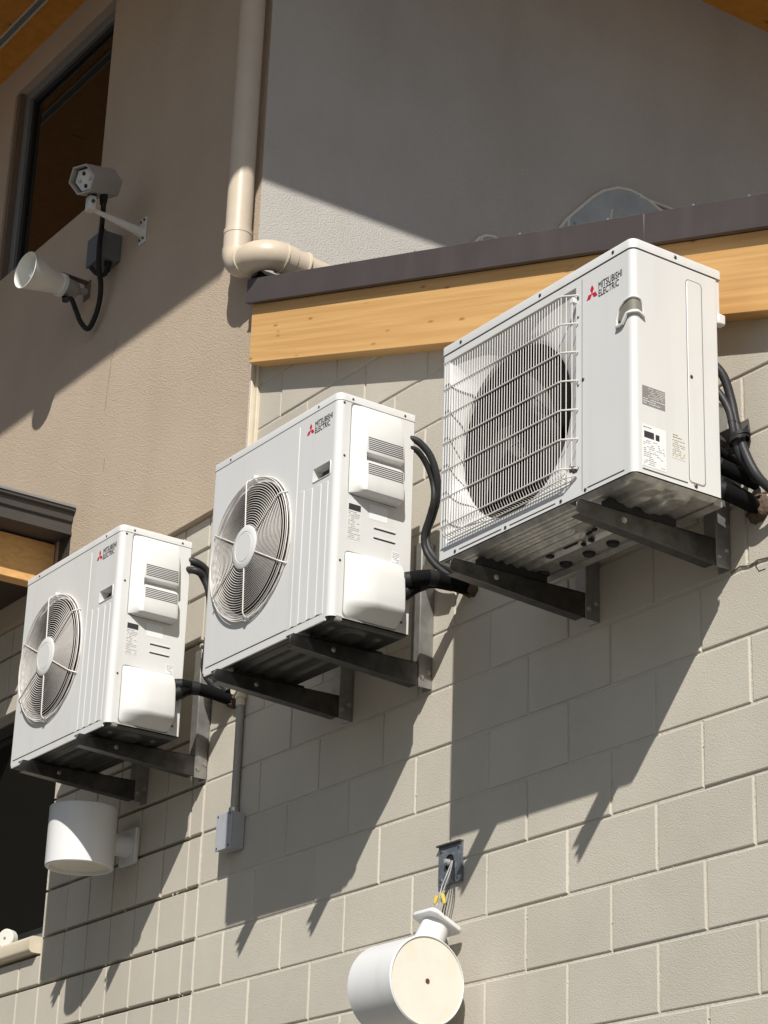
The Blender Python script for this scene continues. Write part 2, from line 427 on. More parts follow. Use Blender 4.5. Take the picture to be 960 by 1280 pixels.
# ------------------------------------------------------------------ low roof edge: wood rake board and brown flashing
lowroof = thing('low_roof', (1, 0, roof(1)), 'low sloping roof edge with orange wood board under brown metal flashing', 'roof')
def rake(x0, x1, t, b, y0, y1, mb=None):
    mb = mb or MB(); return mb.prism([(x0, roof(x0)-b), (x1, roof(x1)-b), (x1, roof(x1)-t), (x0, roof(x0)-t)], y0, y1, 'y')
obj('rake_board', rake(TX+.045, 6, .112, .380, -.066, .004), 'wood', lowroof, bevel=.003)
fl = obj('flashing', rake(TX+.03, .075, 0, .108, -.088, -.07), 'flashing', lowroof, bevel=.002)
obj('flashing', rake(.077, 6, .001, .109, -.0895, -.071), 'flashing', lowroof, bevel=.002)
obj('drip_edge', rake(TX+.03, 6, .106, .1125, -.094, -.069), 'flashing', fl)
obj('gap_shade', MB().prism([(TX+.002, roof(TX)-.06), (TX+.16, roof(TX+.16)-.06), (TX+.16, roof(TX+.16)+.004), (TX+.05, roof(TX)+.045), (TX+.002, roof(TX)+.05)], -.055, .25, 'y'), 'black', lowroof, smooth=0)  # added black block standing in for the dark gap under the elbow
rp = MB(); rp.add([(TX, -.07, roof(TX)-.02), (6, -.07, roof(6)-.02), (6, 7, roof(6)-.02), (TX, 7, roof(TX)-.02), (TX, -.07, roof(TX)-.08), (6, -.07, roof(6)-.08), (6, 7, roof(6)-.08), (TX, 7, roof(TX)-.08)],
        [(0, 1, 2, 3), (7, 6, 5, 4), (0, 4, 5, 1), (1, 5, 6, 2), (2, 6, 7, 3), (3, 7, 4, 0)])
obj('roof_sheet', rp, 'roof_metal', lowroof, smooth=0)
for px in (760, 867, 937, 650, 520, 440):                        # nail heads on the flashing top
    q = W(px, 300, -.08); x = q.x
    for _ in range(4):
        pj = project((x, -.08, roof(x))); x += (px-pj[0])/180
    obj('rivet', MB().lathe([(.0, -.006), (.006, -.004), (.006, .004)], (x, -.082, roof(x)), (0, 0, -1), 8), 'bolt', lowroof)

# ------------------------------------------------------------------ stucco tower
tower = thing('stucco_tower', (-5, 2, -G), 'tall tan stucco tower with deep orange wooden eaves and an upper window', 'building')
SZ = 4.785
ux0, ux1, uz0, uz1 = -5.17, -4.02, 3.43, 4.60
t = MB()
t.add([(-9, TY, SB), (ux0, TY, SB), (ux1, TY, SB), (TX, TY, SB), (-9, TY, uz0), (ux0, TY, uz0), (ux1, TY, uz0), (TX, TY, uz0),
       (-9, TY, uz1), (ux0, TY, uz1), (ux1, TY, uz1), (TX, TY, uz1), (-9, TY, SZ), (ux0, TY, SZ), (ux1, TY, SZ), (TX, TY, SZ)],
      [(0, 1, 5, 4), (1, 2, 6, 5), (2, 3, 7, 6), (4, 5, 9, 8), (6, 7, 11, 10), (8, 9, 13, 12), (9, 10, 14, 13), (10, 11, 15, 14)])
d = .10
t.add([(ux0, TY, uz0), (ux1, TY, uz0), (ux1, TY, uz1), (ux0, TY, uz1), (ux0, TY+d, uz0), (ux1, TY+d, uz0), (ux1, TY+d, uz1), (ux0, TY+d, uz1)],
      [(0, 1, 5, 4), (1, 2, 6, 5), (2, 3, 7, 6), (3, 0, 4, 7)])
t.add([(-9, TY, SB), (TX, TY, SB), (TX, .03, SB), (-9, .03, SB)], [(3, 2, 1, 0)])
twall = obj('wall', t, 'stucco_tan', tower, smooth=0)
obj('corner_bead', MB().box(TX, TX+.012, TY+.002, .006, SB-.01, 2.0).box(TX+.014, TX+.034, TY+.018, .006, SB-.01, 2.0), 'cream_trim', tower, bevel=.003)
sw = MB().add([(TX, TY, SB), (TX, 7, SB), (TX, 7, SZ), (TX, TY, SZ), (TX-.2, TY+.02, SB), (TX-.2, 7, SB), (TX-.2, 7, SZ), (TX-.2, TY+.02, SZ)], [(0, 1, 2, 3), (7, 6, 5, 4)])
# front return of the side wall stays tan: a narrow strip
obj('side_wall', sw, 'stucco_grey', tower, smooth=0)
OF, OS = 1.70, 1.76
sf = obj('soffit', MB().box(-11, TX+OS-.04, TY-OF+.04, 8, SZ, SZ+.02), 'soffit_wood', tower, smooth=0)
obj('fascia', MB().box(-11, TX+OS, TY-OF, TY-OF+.04, SZ-.012, SZ+.25), 'flashing', tower, smooth=0)
obj('fascia', MB().box(TX+OS-.04, TX+OS, TY-OF+.042, 8, SZ-.012, SZ+.25), 'flashing', tower, smooth=0)
obj('roof', MB().box(-11, TX+OS+.03, TY-OF-.03, 8.1, SZ+.25, SZ+.32), 'roof_metal', tower, smooth=0)
q0, q1 = WZ(20, 20, SZ), WZ(33, 33, SZ)
for (ya, yb, m_) in ((WZ(30, 16, SZ).y, WZ(34, 25, SZ).y, 'alu'),):
    ya, yb = sorted((ya, yb))
    st = obj('vent_strip', MB().box(-11, TX+.5, ya, yb, SZ-.004, SZ+.001), 'frame_grey', tower, smooth=0)
    for e in (ya, yb): obj('strip_edge', MB().box(-11, TX+.5, e-.006, e+.006, SZ-.007, SZ-.0045), 'cream_trim', st, smooth=0)
nx = -4.541+1.21*(OF)                                             # beam tail whose shadow notches the eave shadow
obj('rafter_tail', MB().prism([(nx-.12, SZ-.001), (nx+.0, SZ-.14), (nx+.05, SZ-.14), (nx+.14, SZ-.001)], TY-OF+.045, TY-OF+.25, 'y'), 'soffit_wood', tower, smooth=0)
# hairline cracks in the render
ck = MB()
for pts in (((146, 425), (139, 452), (136, 475), (131, 514)), ((131, 572), (129, 590))):
    obj('crack', MB().tube([W(a, b, TY-.0002) for a, b in pts], .0013, 4), 'reveal_brown', twall)

def window(x0, x1, z0, z1, y, mat_, parent, fw=.055, name='window'):
    mb = MB(); mb.box(x0, x0+fw, y, y+.06, z0, z1); mb.box(x1-fw, x1, y, y+.06, z0, z1)
    mb.box(x0+fw, x1-fw, y+.001, y+.059, z1-fw, z1); mb.box(x0+fw, x1-fw, y+.001, y+.059, z0, z0+fw)
    f = obj('window_frame', mb, mat_, parent, bevel=.003)
    i = .03
    mb = MB(); a, b, c, e = x0+fw, x1-fw, z0+fw, z1-fw
    mb.box(a, a+i, y+.02, y+.05, c, e); mb.box(b-i, b, y+.02, y+.05, c, e); mb.box(a+i, b-i, y+.021, y+.049, e-i, e); mb.box(a+i, b-i, y+.021, y+.049, c, c+i)
    obj('sash', mb, 'black', f, bevel=.002)
    obj('pane', MB().box(a+i-.005, b-i+.005, y+.034, y+.038, c+i-.005, e-i+.005), 'glass', f, smooth=0)
    return f
window(ux0+.04, ux1, uz0, uz1, TY+.045, 'frame_grey', tower)
obj('window_reveal', MB().box(ux0+.001, ux0+.038, TY+.012, TY+.1, uz0, uz1-.002), 'reveal_brown', tower)

# ------------------------------------------------------------------ lower window and canopy at the left
lw = thing('lower_window', (-5, .08, WZ0), 'dark wide window below the canopy left of the white cylinder light', 'window')
f = window(WX0, WX1-.002, WZ0, WZ1, .075, 'frame_dark', lw, fw=.05)
obj('sill_rail', MB().box(WX0, WX1-.004, .045, .0745, WZ0-.003, WZ0+.028), 'alu', lw, bevel=.002)
obj('mullion', MB().box(-5.30, -5.25, .076, .134, WZ0+.05, WZ1-.05), 'frame_dark', lw, bevel=.003)
obj('jamb', MB().box(WX1-.001, WX1+.004, .036, .2, WZ0, WZ1), 'block', lw)
sill = obj('sill', MB().prism(rrect(-.042, .044, WZ0-.075, WZ0-.004, [.018, .004, .004, .018], 4), WX0, WX1-.012, 'x'), 'cream_trim', lw)
obj('room', MB().box(-6.4, -3.99, .2, 2.2, -1.2, 1.5), 'interior', lw, smooth=0)
can = thing('canopy', (-6, -1.2, 1.45), 'flat porch canopy with dark gutter and orange beam projecting at far left', 'canopy')
CX = -4.0
gp = [(CX-.03, 1.642), (CX+.03, 1.642), (CX+.03, 1.656), (CX+.018, 1.662), (CX+.018, 1.70), (CX+.03, 1.708), (CX+.034, 1.745), (CX+.05, 1.752), (CX+.05, 1.766), (CX-.03, 1.766)]
mb = MB()
rings = [[(a, y, b) for a, b in gp] for y in (-4.6, -.034)]
mb.loft(rings); obj('gutter', mb, 'dark_metal', can, smooth=0)
obj('gutter_lip', MB().box(CX+.028, CX+.056, -4.6, -.036, 1.7665, 1.778), 'alu', can)
obj('end_trim', MB().box(CX-.09, CX+.02, -.033, -.004, 1.42, 1.76), 'dark_metal', can)
obj('beam', MB().box(CX-.20, CX-.125, -4.55, -.034, 1.43, 1.640), 'wood', can, bevel=.004)
obj('ceiling', MB().box(-13, CX-.202, -4.5, -.034, 1.47, 1.50), 'soffit_dark', can, smooth=0)  # unseen outer reach lengthened to darken the lower window's reflection
obj('roof_deck', MB().box(-13, CX-.031, -4.58, -.034, 1.65, 1.755), 'roof_metal', can, smooth=0)
q = W(11, 1168, .02)
dv = thing('round_device', q-Vector((0, 0, .045)), 'small round white device standing on the lower window sill', 'device')
cb = WZ0-.004+.043
obj('housing', MB().lathe([(0, -.02), (.035, -.02), (.043, -.012), (.043, .02), (.038, .026), (0, .026)], (q.x, .02, cb), (.45, -.9, 0), 24), 'sticker_cream', dv)
obj('dial', MB().lathe([(0, .0262), (.006, .0275), (.006, .0262)], (q.x, .02, cb), (.45, -.9, 0), 12), 'ink_grey', dv)

# ------------------------------------------------------------------ downpipe
pr = .0555
pxn = W(297.6, 292, TY-pr-.022); px_, py_ = pxn.x, TY-pr-.022
dp = thing('downpipe', (px_, py_, 2.3), 'cream plastic downpipe turning round the stucco corner onto the low roof', 'pipe')
zc = W(298, 300, py_).z
obj('pipe', MB().tube([(px_, py_, SZ-.001), (px_, py_, zc+.02)], pr, 28), 'pvc', dp)
obj('coupling', MB().lathe([(pr, 0), (pr+.006, 0), (pr+.006, .02), (pr+.004, .022), (pr+.004, .135), (pr, .135)], (px_, py_, zc+.04), (0, 0, -1), 28), 'pvc', dp)
zb = W(300, 333, py_).z
def arc(c, a, b, r, n=10):
    return [Vector(c)+Vector(a)*r*math.cos(math.pi/2*k/n)+Vector(b)*r*math.sin(math.pi/2*k/n) for k in range(n+1)]
rr_ = .085; pf = pr+.007; z2 = zb
p1 = arc((px_+rr_, py_, z2+rr_), (-1, 0, 0), (0, 0, -1), rr_)      # down -> +x
obj('elbow', MB().tube([(px_, py_, zc-.07)]+p1+[(px_+rr_+.015, py_, z2)], pf, 28), 'pvc', dp)
xe = px_+rr_+.035
p2 = arc((xe, py_+rr_, z2), (0, -1, 0), (1, 0, 0), rr_)            # +x -> +y
obj('elbow', MB().tube([(px_+rr_+.002, py_, z2)]+p2+[(xe+rr_, py_+rr_+.06, z2-.004)], pf+.001, 28), 'pvc', dp)
obj('outlet', MB().tube([(xe+rr_, py_+rr_+.04, z2-.002), (xe+rr_, py_+rr_+.34, z2-.03)], pr, 28), 'pvc', dp)
obj('socket', MB().tube([(xe+rr_, py_+rr_+.0605, z2-.004), (xe+rr_, py_+rr_+.12, z2-.009)], pf-.002, 28), 'pvc', dp)
for (c, ax) in (((px_+rr_+.004, py_, z2), (1, 0, 0)), ((xe+rr_, py_+rr_+.012, z2-.002), (0, 1, -.05)), ((xe+rr_, py_+rr_+.12, z2-.009), (0, 1, -.09))):
    obj('collar', MB().lathe([(pf-.002, -.003), (pf+.0045, -.003), (pf+.0045, .003), (pf-.002, .003)], c, ax, 28), 'cream_trim', dp)

# ================================================================== AIR CONDITIONERS
def screw(parent, p, ax, r=.0045):
    obj('screw', MB().lathe([(0, .0025), (r*.7, .0025), (r, .001), (r, -.002)], p, ax, 8), 'screw', parent)
def logo(parent, x, z, y, h, tw):
    """three red diamonds and two lines of lettering; x,z: diamond group centre"""
    L_ = h*.52; mb = MB()
    for a in (90, 210, 330):
        dx, dz = math.cos(R(a)), math.sin(R(a)); nx_, nz_ = -dz, dx
        pts = [(x+dx*.0, z+dz*.0), (x+dx*L_/2+nx_*L_*.29, z+dz*L_/2+nz_*L_*.29), (x+dx*L_, z+dz*L_), (x+dx*L_/2-nx_*L_*.29, z+dz*L_/2-nz_*L_*.29)]
        mb.prism(pts, y-.0009, y-.0001, 'y')
    e = obj('emblem', mb, 'red_print', parent, smooth=0)
    t1 = text_mb('MITSUBISHI', h*.58, (x+h*.52, y-.0006, z+h*.06), FRONT, sx=.86)
    t2 = text_mb('ELECTRIC', h*.58, (x+h*.52, y-.0006, z-h*.42), FRONT, sx=.86)
    mb = MB(); mb.add(t1.v, t1.f); mb.add(t2.v, t2.f)
    w = max(v.x for v in mb.v)-(x+h*.52); k = tw/w
    for v in mb.v: v.x = x+h*.52+(v.x-x-h*.52)*k
    obj('lettering', mb, 'ink', parent, smooth=0)
def text_lines(x, s0, s1, v0, v1, n, seed, dens=.8):
    """rows of tiny dark dashes on a sticker on the +x side"""
    rn = random.Random(seed); mb = MB(); dz = (v1-v0)/n
    for i in range(n):
        z = v1-dz*(i+.5); s = s0
        end = s1 if rn.random() < .7 else s0+(s1-s0)*rn.uniform(.4, .9)
        while s < end-.004:
            l = rn.uniform(.003, .010)
            if rn.random() < dens: mb.box(x, x+.0003, s, min(s+l, end), z-dz*.15, z+dz*.15)
            s += l+.002
    return mb
def fan_blades(parent, cx, cz, y, Rr, hub, nb=3, m='fan_plastic'):
    mb = MB(); mb.lathe([(0, -.05), (hub*.8, -.05), (hub, -.035), (hub, .05)], (cx, y, cz), (0, -1, 0), 24)
    f = obj('fan', mb, m, parent)
    for b in range(nb):
        rings = []; a0 = 2*math.pi*b/nb+.5; nr, na = 7, 9
        vs = []; fs = []
        for i in range(nr+1):
            t_ = i/nr; r = hub*.95+(Rr-hub*.95)*t_
            span = 1.25+.35*t_
            for j in range(na+1):
                u = j/na; a = a0+(u-.35)*span+.25*t_
                vs.append((cx+r*math.cos(a), y+.045-.09*u+.012*math.sin(u*3.1), cz+r*math.sin(a)))
        for i in range(nr):
            for j in range(na): q_ = i*(na+1)+j; fs.append((q_, q_+1, q_+na+2, q_+na+1))
        bl = obj('blade', MB().add(vs, fs), m, f)
        md = bl.modifiers.new('thickness', 'SOLIDIFY'); md.thickness = .004

def base_pan(parent, w, d, ribs, m='galvanised', drop=.012, n=(110, 44)):
    """underside of the unit as a pressed sheet: local x -w/2..w/2, y 0..d at z=0"""
    vs = []; fs = []
    def sd(x, y, x0, x1, yc, r):
        dx = max(x0-x, 0, x-x1); return math.hypot(dx, y-yc)-r
    for i in range(n[0]+1):
        for j in range(n[1]+1):
            x = -w/2+w*i/n[0]; y = d*j/n[1]; z = 0.0
            for (x0, x1, yc, r, h) in ribs:
                s = sd(x, y, x0, x1, yc, r); t_ = max(0, min(1, (.004-s)/.008)); z += -h*(t_*t_*(3-2*t_))
            e = min(x+w/2, w/2-x, y, d-y); z += .010*max(0, 1-e/.012)
            vs.append((x, y, z))
    for i in range(n[0]):
        for j in range(n[1]): q_ = i*(n[1]+1)+j; fs.append((q_, q_+n[1]+1, q_+n[1]+2, q_+1))
    return obj('base_pan', MB().add(vs, fs), m, parent, smooth=60)

AW, AH, AD = .822, .814, .315
def make_unit_a(name, loc, label):
    """local frame: x -AW/2..AW/2, front face y=0, back y=AD, z 0..AH (loc = front bottom centre)"""
    T = thing(name, loc, label, 'air conditioner', 'outdoor air conditioner units on wall brackets'); ORG[T] = Vector((0, 0, 0))
    w2 = AW/2; rf, rb = .024, .006; zb, zt = .014, AH-.026
    out = rrect(-w2, w2, 0, AD, [.014, rf, rb, rb], 6)             # starts at the x0,y0 corner
    mb = MB(); n = len(out)
    # side skin without the flat front span
    zs = [zb, zt]
    for i in range(n):
        a, b = out[i], out[(i+1) % n]
        if abs(a[1]) < 1e-6 and abs(b[1]) < 1e-6: continue
        mb.add([(a[0], a[1], zb), (b[0], b[1], zb), (b[0], b[1], zt), (a[0], a[1], zt)], [(0, 1, 2, 3)])
    fcx, fcz, fr = -w2+.300, .398, .243
    sx0, sx1, sz0, sz1 = -w2+.685, -w2+.785, .525, .568
    hole = circle(fcx, fcz, fr, 72); slot = rrect(sx0, sx1, sz0, sz1, .005, 3)
    fm = face_with_holes([(-w2+.014, zb), (w2-rf, zb), (w2-rf, zt), (-w2+.014, zt)], [hole, slot], 0.0)
    mb.add(fm.v, fm.f)
    # bell mouth and pocket of the hand slot
    bm_ = MB().lathe([(fr, 0), (fr-.004, .003), (fr-.009, .008), (fr-.010, .014), (fr-.010, .020)], (fcx, 0, fcz), (0, 1, 0), 72)
    pk = MB(); o1 = [(a, 0, b) for a, b in slot]; o2 = [(a, .034 if b > .55 else .020, b) for a, b in slot]
    mb.loft([o1, o2], cap=False)
    body = obj('cabinet', mb, 'unit_paint', T, smooth=40)
    obj('bell_mouth', bm_, 'bell', T, smooth=60)
    obj('hand_slot', MB().add(o2, [list(range(len(o2)))]), 'pocket', T)  # slot back painted dark for the shade inside the pocket
    rim = [(a, -.001, b) for a, b in rrect(sx0-.003, sx1+.003, sz0-.003, sz1+.003, .006, 3)]
    obj('slot_rim', MB().tube(rim, .0022, 6, closed=True), 'unit_paint', T)
    # lid
    lo = [rrect(-w2-e, w2+e, -e, AD+e, [.014+e, rf+e, rb+e, rb+e], 6) for e in (.002, .002, .0005, -.006)]
    lid = MB().loft([[(a, b, z) for a, b in ring] for ring, z in zip(lo, (AH-.027, AH-.005, AH-.001, AH))])
    lid = obj('lid', lid, 'unit_paint', T, smooth=40)
    obj('seam', MB().prism(rrect(-w2+.003, w2-.003, .003, AD-.003, [.012, rf, rb, rb], 6), AH-.031, AH-.0255), 'seam', T)
    # raised strips and panel joint on the front
    for (u0, u1, v0, v1) in ((.553, .586, .026, .765), (.600, .632, .026, .515), (.648, .684, .026, .508), (.702, .738, .026, .505), (.754, .780, .026, .502)):
        a, b = -w2+u0, -w2+u1; r0 = rrect(a, b, v0, v1, .004, 2); r1 = rrect(a+.004, b-.004, v0+.004, v1-.004, .003, 2)
        obj('front_rib', MB().loft([[(x, .001, z) for x, z in r0], [(x, -.0018, z) for x, z in r1]]), 'unit_paint', T, smooth=30)
    obj('bottom_seam', MB().box(-w2+.03, w2-.06, -.0012, .001, .0295, .0325), 'seam', T)
    # inside
    obj('coil', MB().lathe([(0, .16), (fr+.02, .16)], (fcx, 0, fcz), (0, 1, 0), 40), 'coil', T)
    obj('shroud', MB().lathe([(fr-.010, .0205), (fr+.01, .04), (fr+.02, .16)], (fcx, 0, fcz), (0, 1, 0), 40), 'coil', T)
    fan_blades(T, fcx, fcz, .085, fr-.022, .06)
    # wire guard
    go = -.026; mb = MB(); gr = fr+.017
    nr = 20
    for i in range(nr):
        r = .083+(gr-.012-.083)*i/(nr-1)
        off = go if i < nr-2 else go+.004*(i-nr+3)
        mb.tube([(fcx+r*math.cos(a), off, fcz+r*math.sin(a)) for a in [2*math.pi*k/60 for k in range(60)]], .00125, 5, closed=True)
    for r, off, rw in ((gr-.004, go+.010, .0022), (gr, go+.022, .0026)):
        mb.tube([(fcx+r*math.cos(a), off, fcz+r*math.sin(a)) for a in [2*math.pi*k/64 for k in range(64)]], rw, 6, closed=True)
    grd = obj('fan_guard', mb, 'guard_wire', T, smooth=60)
    for k in range(6):
        a = R(90+60*k+3); ca, sa = math.cos(a), math.sin(a)
        obj('spoke', MB().tube([(fcx+r*ca, y, fcz+r*sa) for r, y in ((.07, go-.003), (gr-.016, go-.003), (gr-.006, go+.002), (gr+.008, -.001))], .0026, 6), 'guard_wire', grd)
    hb = obj('hub_cap', MB().lathe([(0, .005), (.052, .005), (.054, .0035), (.056, .005), (.074, .004), (.079, .001), (.079, -.003), (0, -.003)], (fcx, go-.004, fcz), (0, -1, 0), 40), 'unit_plastic', grd)
    for a in (90, -90):
        ca, sa = math.cos(R(a)), math.sin(R(a))
        obj('clip', MB().box(fcx+gr*ca-.006+.01*(a > 0), fcx+gr*ca+.008+.01*(a > 0), -.016, .001, fcz+gr*sa-.010, fcz+gr*sa+.012), 'unit_plastic', grd, bevel=.002)
    logo(T, -w2+.652, .727, -.0002, .050, .108)
    # side covers: cross-sections (v, out) lofted along s
    X = w2
    def cover(name, prof, secs, m):
        rings = []
        for s, k, ins in secs:
            vm = sum(v for v, o_ in prof)/len(prof); q_ = prof
            if s < .092 and name == 'service_cover': q_ = [(v, max(o_, .045) if .56 < v < .61 else o_) for v, o_ in prof]
            rings.append([(X-.002+o_*k, s, vm+(v-vm)*ins) for v, o_ in q_])
        return obj(name, MB().loft(rings), m, T, smooth=32)
    up = [(.784, -.002), (.780, .010), (.765, .022), (.735, .033), (.690, .040), (.604, .046), (.600, .044), (.594, .016), (.590, .015), (.566, .046), (.560, .048), (.500, .052), (.480, .055), (.462, .052), (.455, .040), (.452, -.002)]
    uc = cover('service_cover', up, ((.052, .06, .985), (.060, .30, .985), (.074, .72, .992), (.0915, .97, .998), (.0935, 1, 1), (.236, 1, 1), (.246, .90, .996), (.250, .05, .99)), 'unit_plastic')
    obj('cover_joint', MB().prism(rrect(.0495, .2515, .4505, .7865, .012, 5), X-.001, X+.0006, 'x'), 'sticker_grey', T)
    def outp(v):
        for (v1, a), (v0, b) in zip(up, up[1:]):
            if v0 <= v <= v1: return b+(a-b)*(v-v0)/(v1-v0)
        return .045
    for v0, nl in ((.612, 7), (.522, 6)):
        for i in range(nl):
            v = v0+i*.0072; o_ = outp(v)
            obj('louvre_slot', MB().box(X-.002+o_-.004, X-.002+o_+.0006, .098, .239, v, v+.0032), 'seam', uc, smooth=0)
    lowp = [(.248, -.002), (.247, .010), (.242, .024), (.230, .038), (.208, .049), (.180, .056), (.120, .061), (.075, .062), (.064, .059), (.052, .046), (.034, .022), (.022, .006), (.018, -.002)]
    cover('valve_cover', lowp, ((.050, .10, .96), (.055, .26, .98), (.070, .46, .99), (.090, .66, .996), (.112, .84, 1), (.132, .95, 1), (.150, 1, 1), (.246, 1, 1), (.256, .97, .99), (.262, .82, .96)), 'unit_plastic')
    obj('cover_joint', MB().prism(rrect(.0475, .2635, .016, .2505, .014, 5), X-.001, X+.0006, 'x'), 'sticker_grey', T)
    # stickers and vents
    obj('nameplate', MB().box(X-.0005, X+.0006, .053, .106, .295, .437), 'unit_plastic', T, smooth=0)
    obj('nameplate_print', MB().box(X+.0006, X+.0009, .056, .104, .398, .420), 'ink', T, smooth=0)
    tl = text_lines(X+.0006, .056, .104, .298, .395, 15, 3); obj('nameplate_print', tl, 'ink_grey', T, smooth=0)
    obj('sticker', MB().box(X-.0005, X+.0006, .140, .212, .385, .437), 'sticker', T, smooth=0)
    obj('sticker', MB().box(X-.0005, X+.0006, .236, .268, .248, .292), 'sticker', T, smooth=0)
    obj('sticker_print', text_lines(X+.0006, .238, .266, .250, .290, 7, 5), 'ink_grey', T, smooth=0)
    for v in (.352, .318):
        obj('side_vent', MB().box(X-.004, X+.0005, .160, .245, v, v+.005), 'seam', T, smooth=0)
        obj('vent_lip', MB().box(X-.001, X+.003, .158, .247, v+.0052, v+.0085), 'unit_paint', T)
    for (s, v) in ((.030, .585), (.030, .21), (.282, .05)): screw(T, (X, s, v), (1, 0, 0))
    for s in (.055, .27): screw(T, (X+.002, s, AH-.016), (1, 0, 0))
    for u in (.12, .70): screw(T, (-w2+u, -.002, AH-.016), (0, -1, 0))
    screw(T, (X, .022, AH-.036), (1, 0, 0))
    # underside
    ribs = [(-.33, .33, .055, .012, .006), (-.30, .12, .11, .016, .006), (-.30, .12, .17, .016, .006), (-.33, .33, .24, .012, .006), (.20, .32, .14, .05, .008)]
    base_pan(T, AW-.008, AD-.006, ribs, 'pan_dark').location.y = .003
    lip = MB().box(-w2+.02, w2-.03, -.001, .006, .002, .0135); obj('base_lip', lip, 'unit_paint', T)
    obj('corner_clip', MB().box(X-.012, X+.003, .024, .046, .002, .016), 'galvanised', T)
    ORG[T] = Vector(loc); return T

BW, BH, BD = .922, .741, .323
def make_unit_b(name, loc, label):
    T = thing(name, loc, label, 'air conditioner', 'outdoor air conditioner units on wall brackets'); ORG[T] = Vector((0, 0, 0))
    w2 = BW/2; rf = .02; zb, zt = .012, BH-.034
    out = rrect(-w2, w2, 0, BD, [.012, rf, .005, .005], 6); n = len(out); mb = MB()
    for i in range(n):
        a, b = out[i], out[(i+1) % n]
        if abs(a[1]) < 1e-6 and abs(b[1]) < 1e-6: continue
        mb.add([(a[0], a[1], zb), (b[0], b[1], zb), (b[0], b[1], zt), (a[0], a[1], zt)], [(0, 1, 2, 3)])
    fcx, fcz, fr = -w2+.318, .358, .285
    hx0, hx1, hz0, hz1 = -w2+.040, -w2+.668, .062, .682
    fr = .274; N_ = 80
    def rect_pt(a, g=0.0):
        ca, sa = math.cos(a), math.sin(a); t_ = 1e9
        for lim, c_, o_ in ((hx1-g, ca, fcx), (hx0+g, ca, fcx), (hz1-g, sa, fcz), (hz0+g, sa, fcz)):
            if abs(c_) > 1e-9 and (lim-o_)/c_ > 0: t_ = min(t_, (lim-o_)/c_)
        return fcx+ca*t_, fcz+sa*t_
    angs = sorted([2*math.pi*k/N_ for k in range(N_)]+[math.atan2(z_-fcz, x_-fcx) % (2*math.pi) for x_ in (hx0, hx1) for z_ in (hz0, hz1)])
    rect = [rect_pt(a) for a in angs]
    fm = face_with_holes([(-w2+.012, zb), (w2-rf, zb), (w2-rf, zt), (-w2+.012, zt)], [rect], 0.0)
    mb.add(fm.v, fm.f)
    def mixring(k, y):
        out_ = []
        for a, (rx_, rz_) in zip(angs, rect):
            cx_2, cz_2 = fcx+fr*math.cos(a), fcz+fr*math.sin(a); out_.append((rx_+(cx_2-rx_)*k, y, rz_+(cz_2-rz_)*k))
        return out_
    mb.loft([mixring(0, 0), mixring(.03, .008), mixring(.25, .017), mixring(.6, .029), mixring(.9, .039), mixring(1, .046), mixring(1, .06)], cap=False)
    obj('cabinet', mb, 'unit_paint', T, smooth=40)
    lo = [rrect(-w2-e, w2+e, -e, BD+.012+e, [.012+e, rf+e, .006, .006], 6) for e in (.003, .003, .0015, -.006)]
    obj('lid', MB().loft([[(a, b, z) for a, b in ring] for ring, z in zip(lo, (BH-.030, BH-.006, BH-.001, BH))]), 'unit_paint', T, smooth=40)
    obj('seam', MB().prism(rrect(-w2+.002, w2-.002, .002, BD, [.010, rf, .005, .005], 6), BH-.0345, BH-.0285), 'seam', T)
    for s, l in ((0, .0),):
        obj('panel_joint', MB().box(-w2+.695, -w2+.6965, -.0006, .001, zb+.01, zt-.01), 'seam', T, smooth=0)
    obj('coil', MB().lathe([(0, .2), (fr+.01, .2)], (fcx, 0, fcz), (0, 1, 0), 40), 'coil', T)
    obj('shroud', MB().lathe([(fr+.0, .0605), (fr+.008, .075), (fr+.01, .2)], (fcx, 0, fcz), (0, 1, 0), 40), 'coil', T)
    fan_blades(T, fcx, fcz, .13, fr-.012, .075, m='fan_plastic')
    # wire guard: main sheet out in front, ends bent back to the panel
    go = -.034; x0, x1 = -w2+.064, -w2+.640; z0, z1 = .098, .652
    mb = MB(); nv = 46
    for i in range(nv):
        x = x0+(x1-x0)*i/(nv-1)
        mb.tube([(x, -.001, z0-.030), (x, go+.010, z0-.026), (x, go, z0-.006), (x, go, z0+.01), (x, go, z1)], .00115, 5)
    grd = obj('fan_guard', mb, 'guard_wire', T, smooth=60)
    mb = MB()
    for x in (x1+.012, x1+.024): mb.tube([(x, go+.010+(x-x1-.012)*1.0, z0-.02), (x, go+.010+(x-x1-.012)*1.0, z1)], .0015, 5)
    obj('guard_return', mb, 'guard_wire', grd)
    zs = [z1-(z1-z0)*i/6 for i in range(7)]
    for i, z in enumerate(zs):
        obj('cross_wire', MB().tube([(x0-.004, go-.003, z), (x1-.012, go-.003, z), (x1+.004, go, z), (x1+.034, go+.026, z), (x1+.040, -.002, z)], .0024, 6), 'guard_wire', grd)
    obj('cross_wire', MB().tube([(x0-.004, go+.010, z0-.025), (x1, go+.010, z0-.025), (x1+.036, -.004, z0-.022)], .0024, 6), 'guard_wire', grd)
    obj('cross_wire', MB().tube([(x0-.004, -.004, z0-.031), (x1+.02, -.004, z0-.031)], .0024, 6), 'guard_wire', grd)
    for v in (.645, .58, .36, .10, .64):
        screw(T, (-w2+.678, 0, v), (0, -1, 0), .004)
    obj('clip', MB().box(-w2+.655, -w2+.672, -.014, .001, .628, .645), 'unit_plastic', T, bevel=.002)
    obj('clip', MB().box(-w2+.655, -w2+.672, -.016, .001, .088, .105), 'screw', T, bevel=.002)
    logo(T, -w2+.742, .632, -.0002, .054, .106)
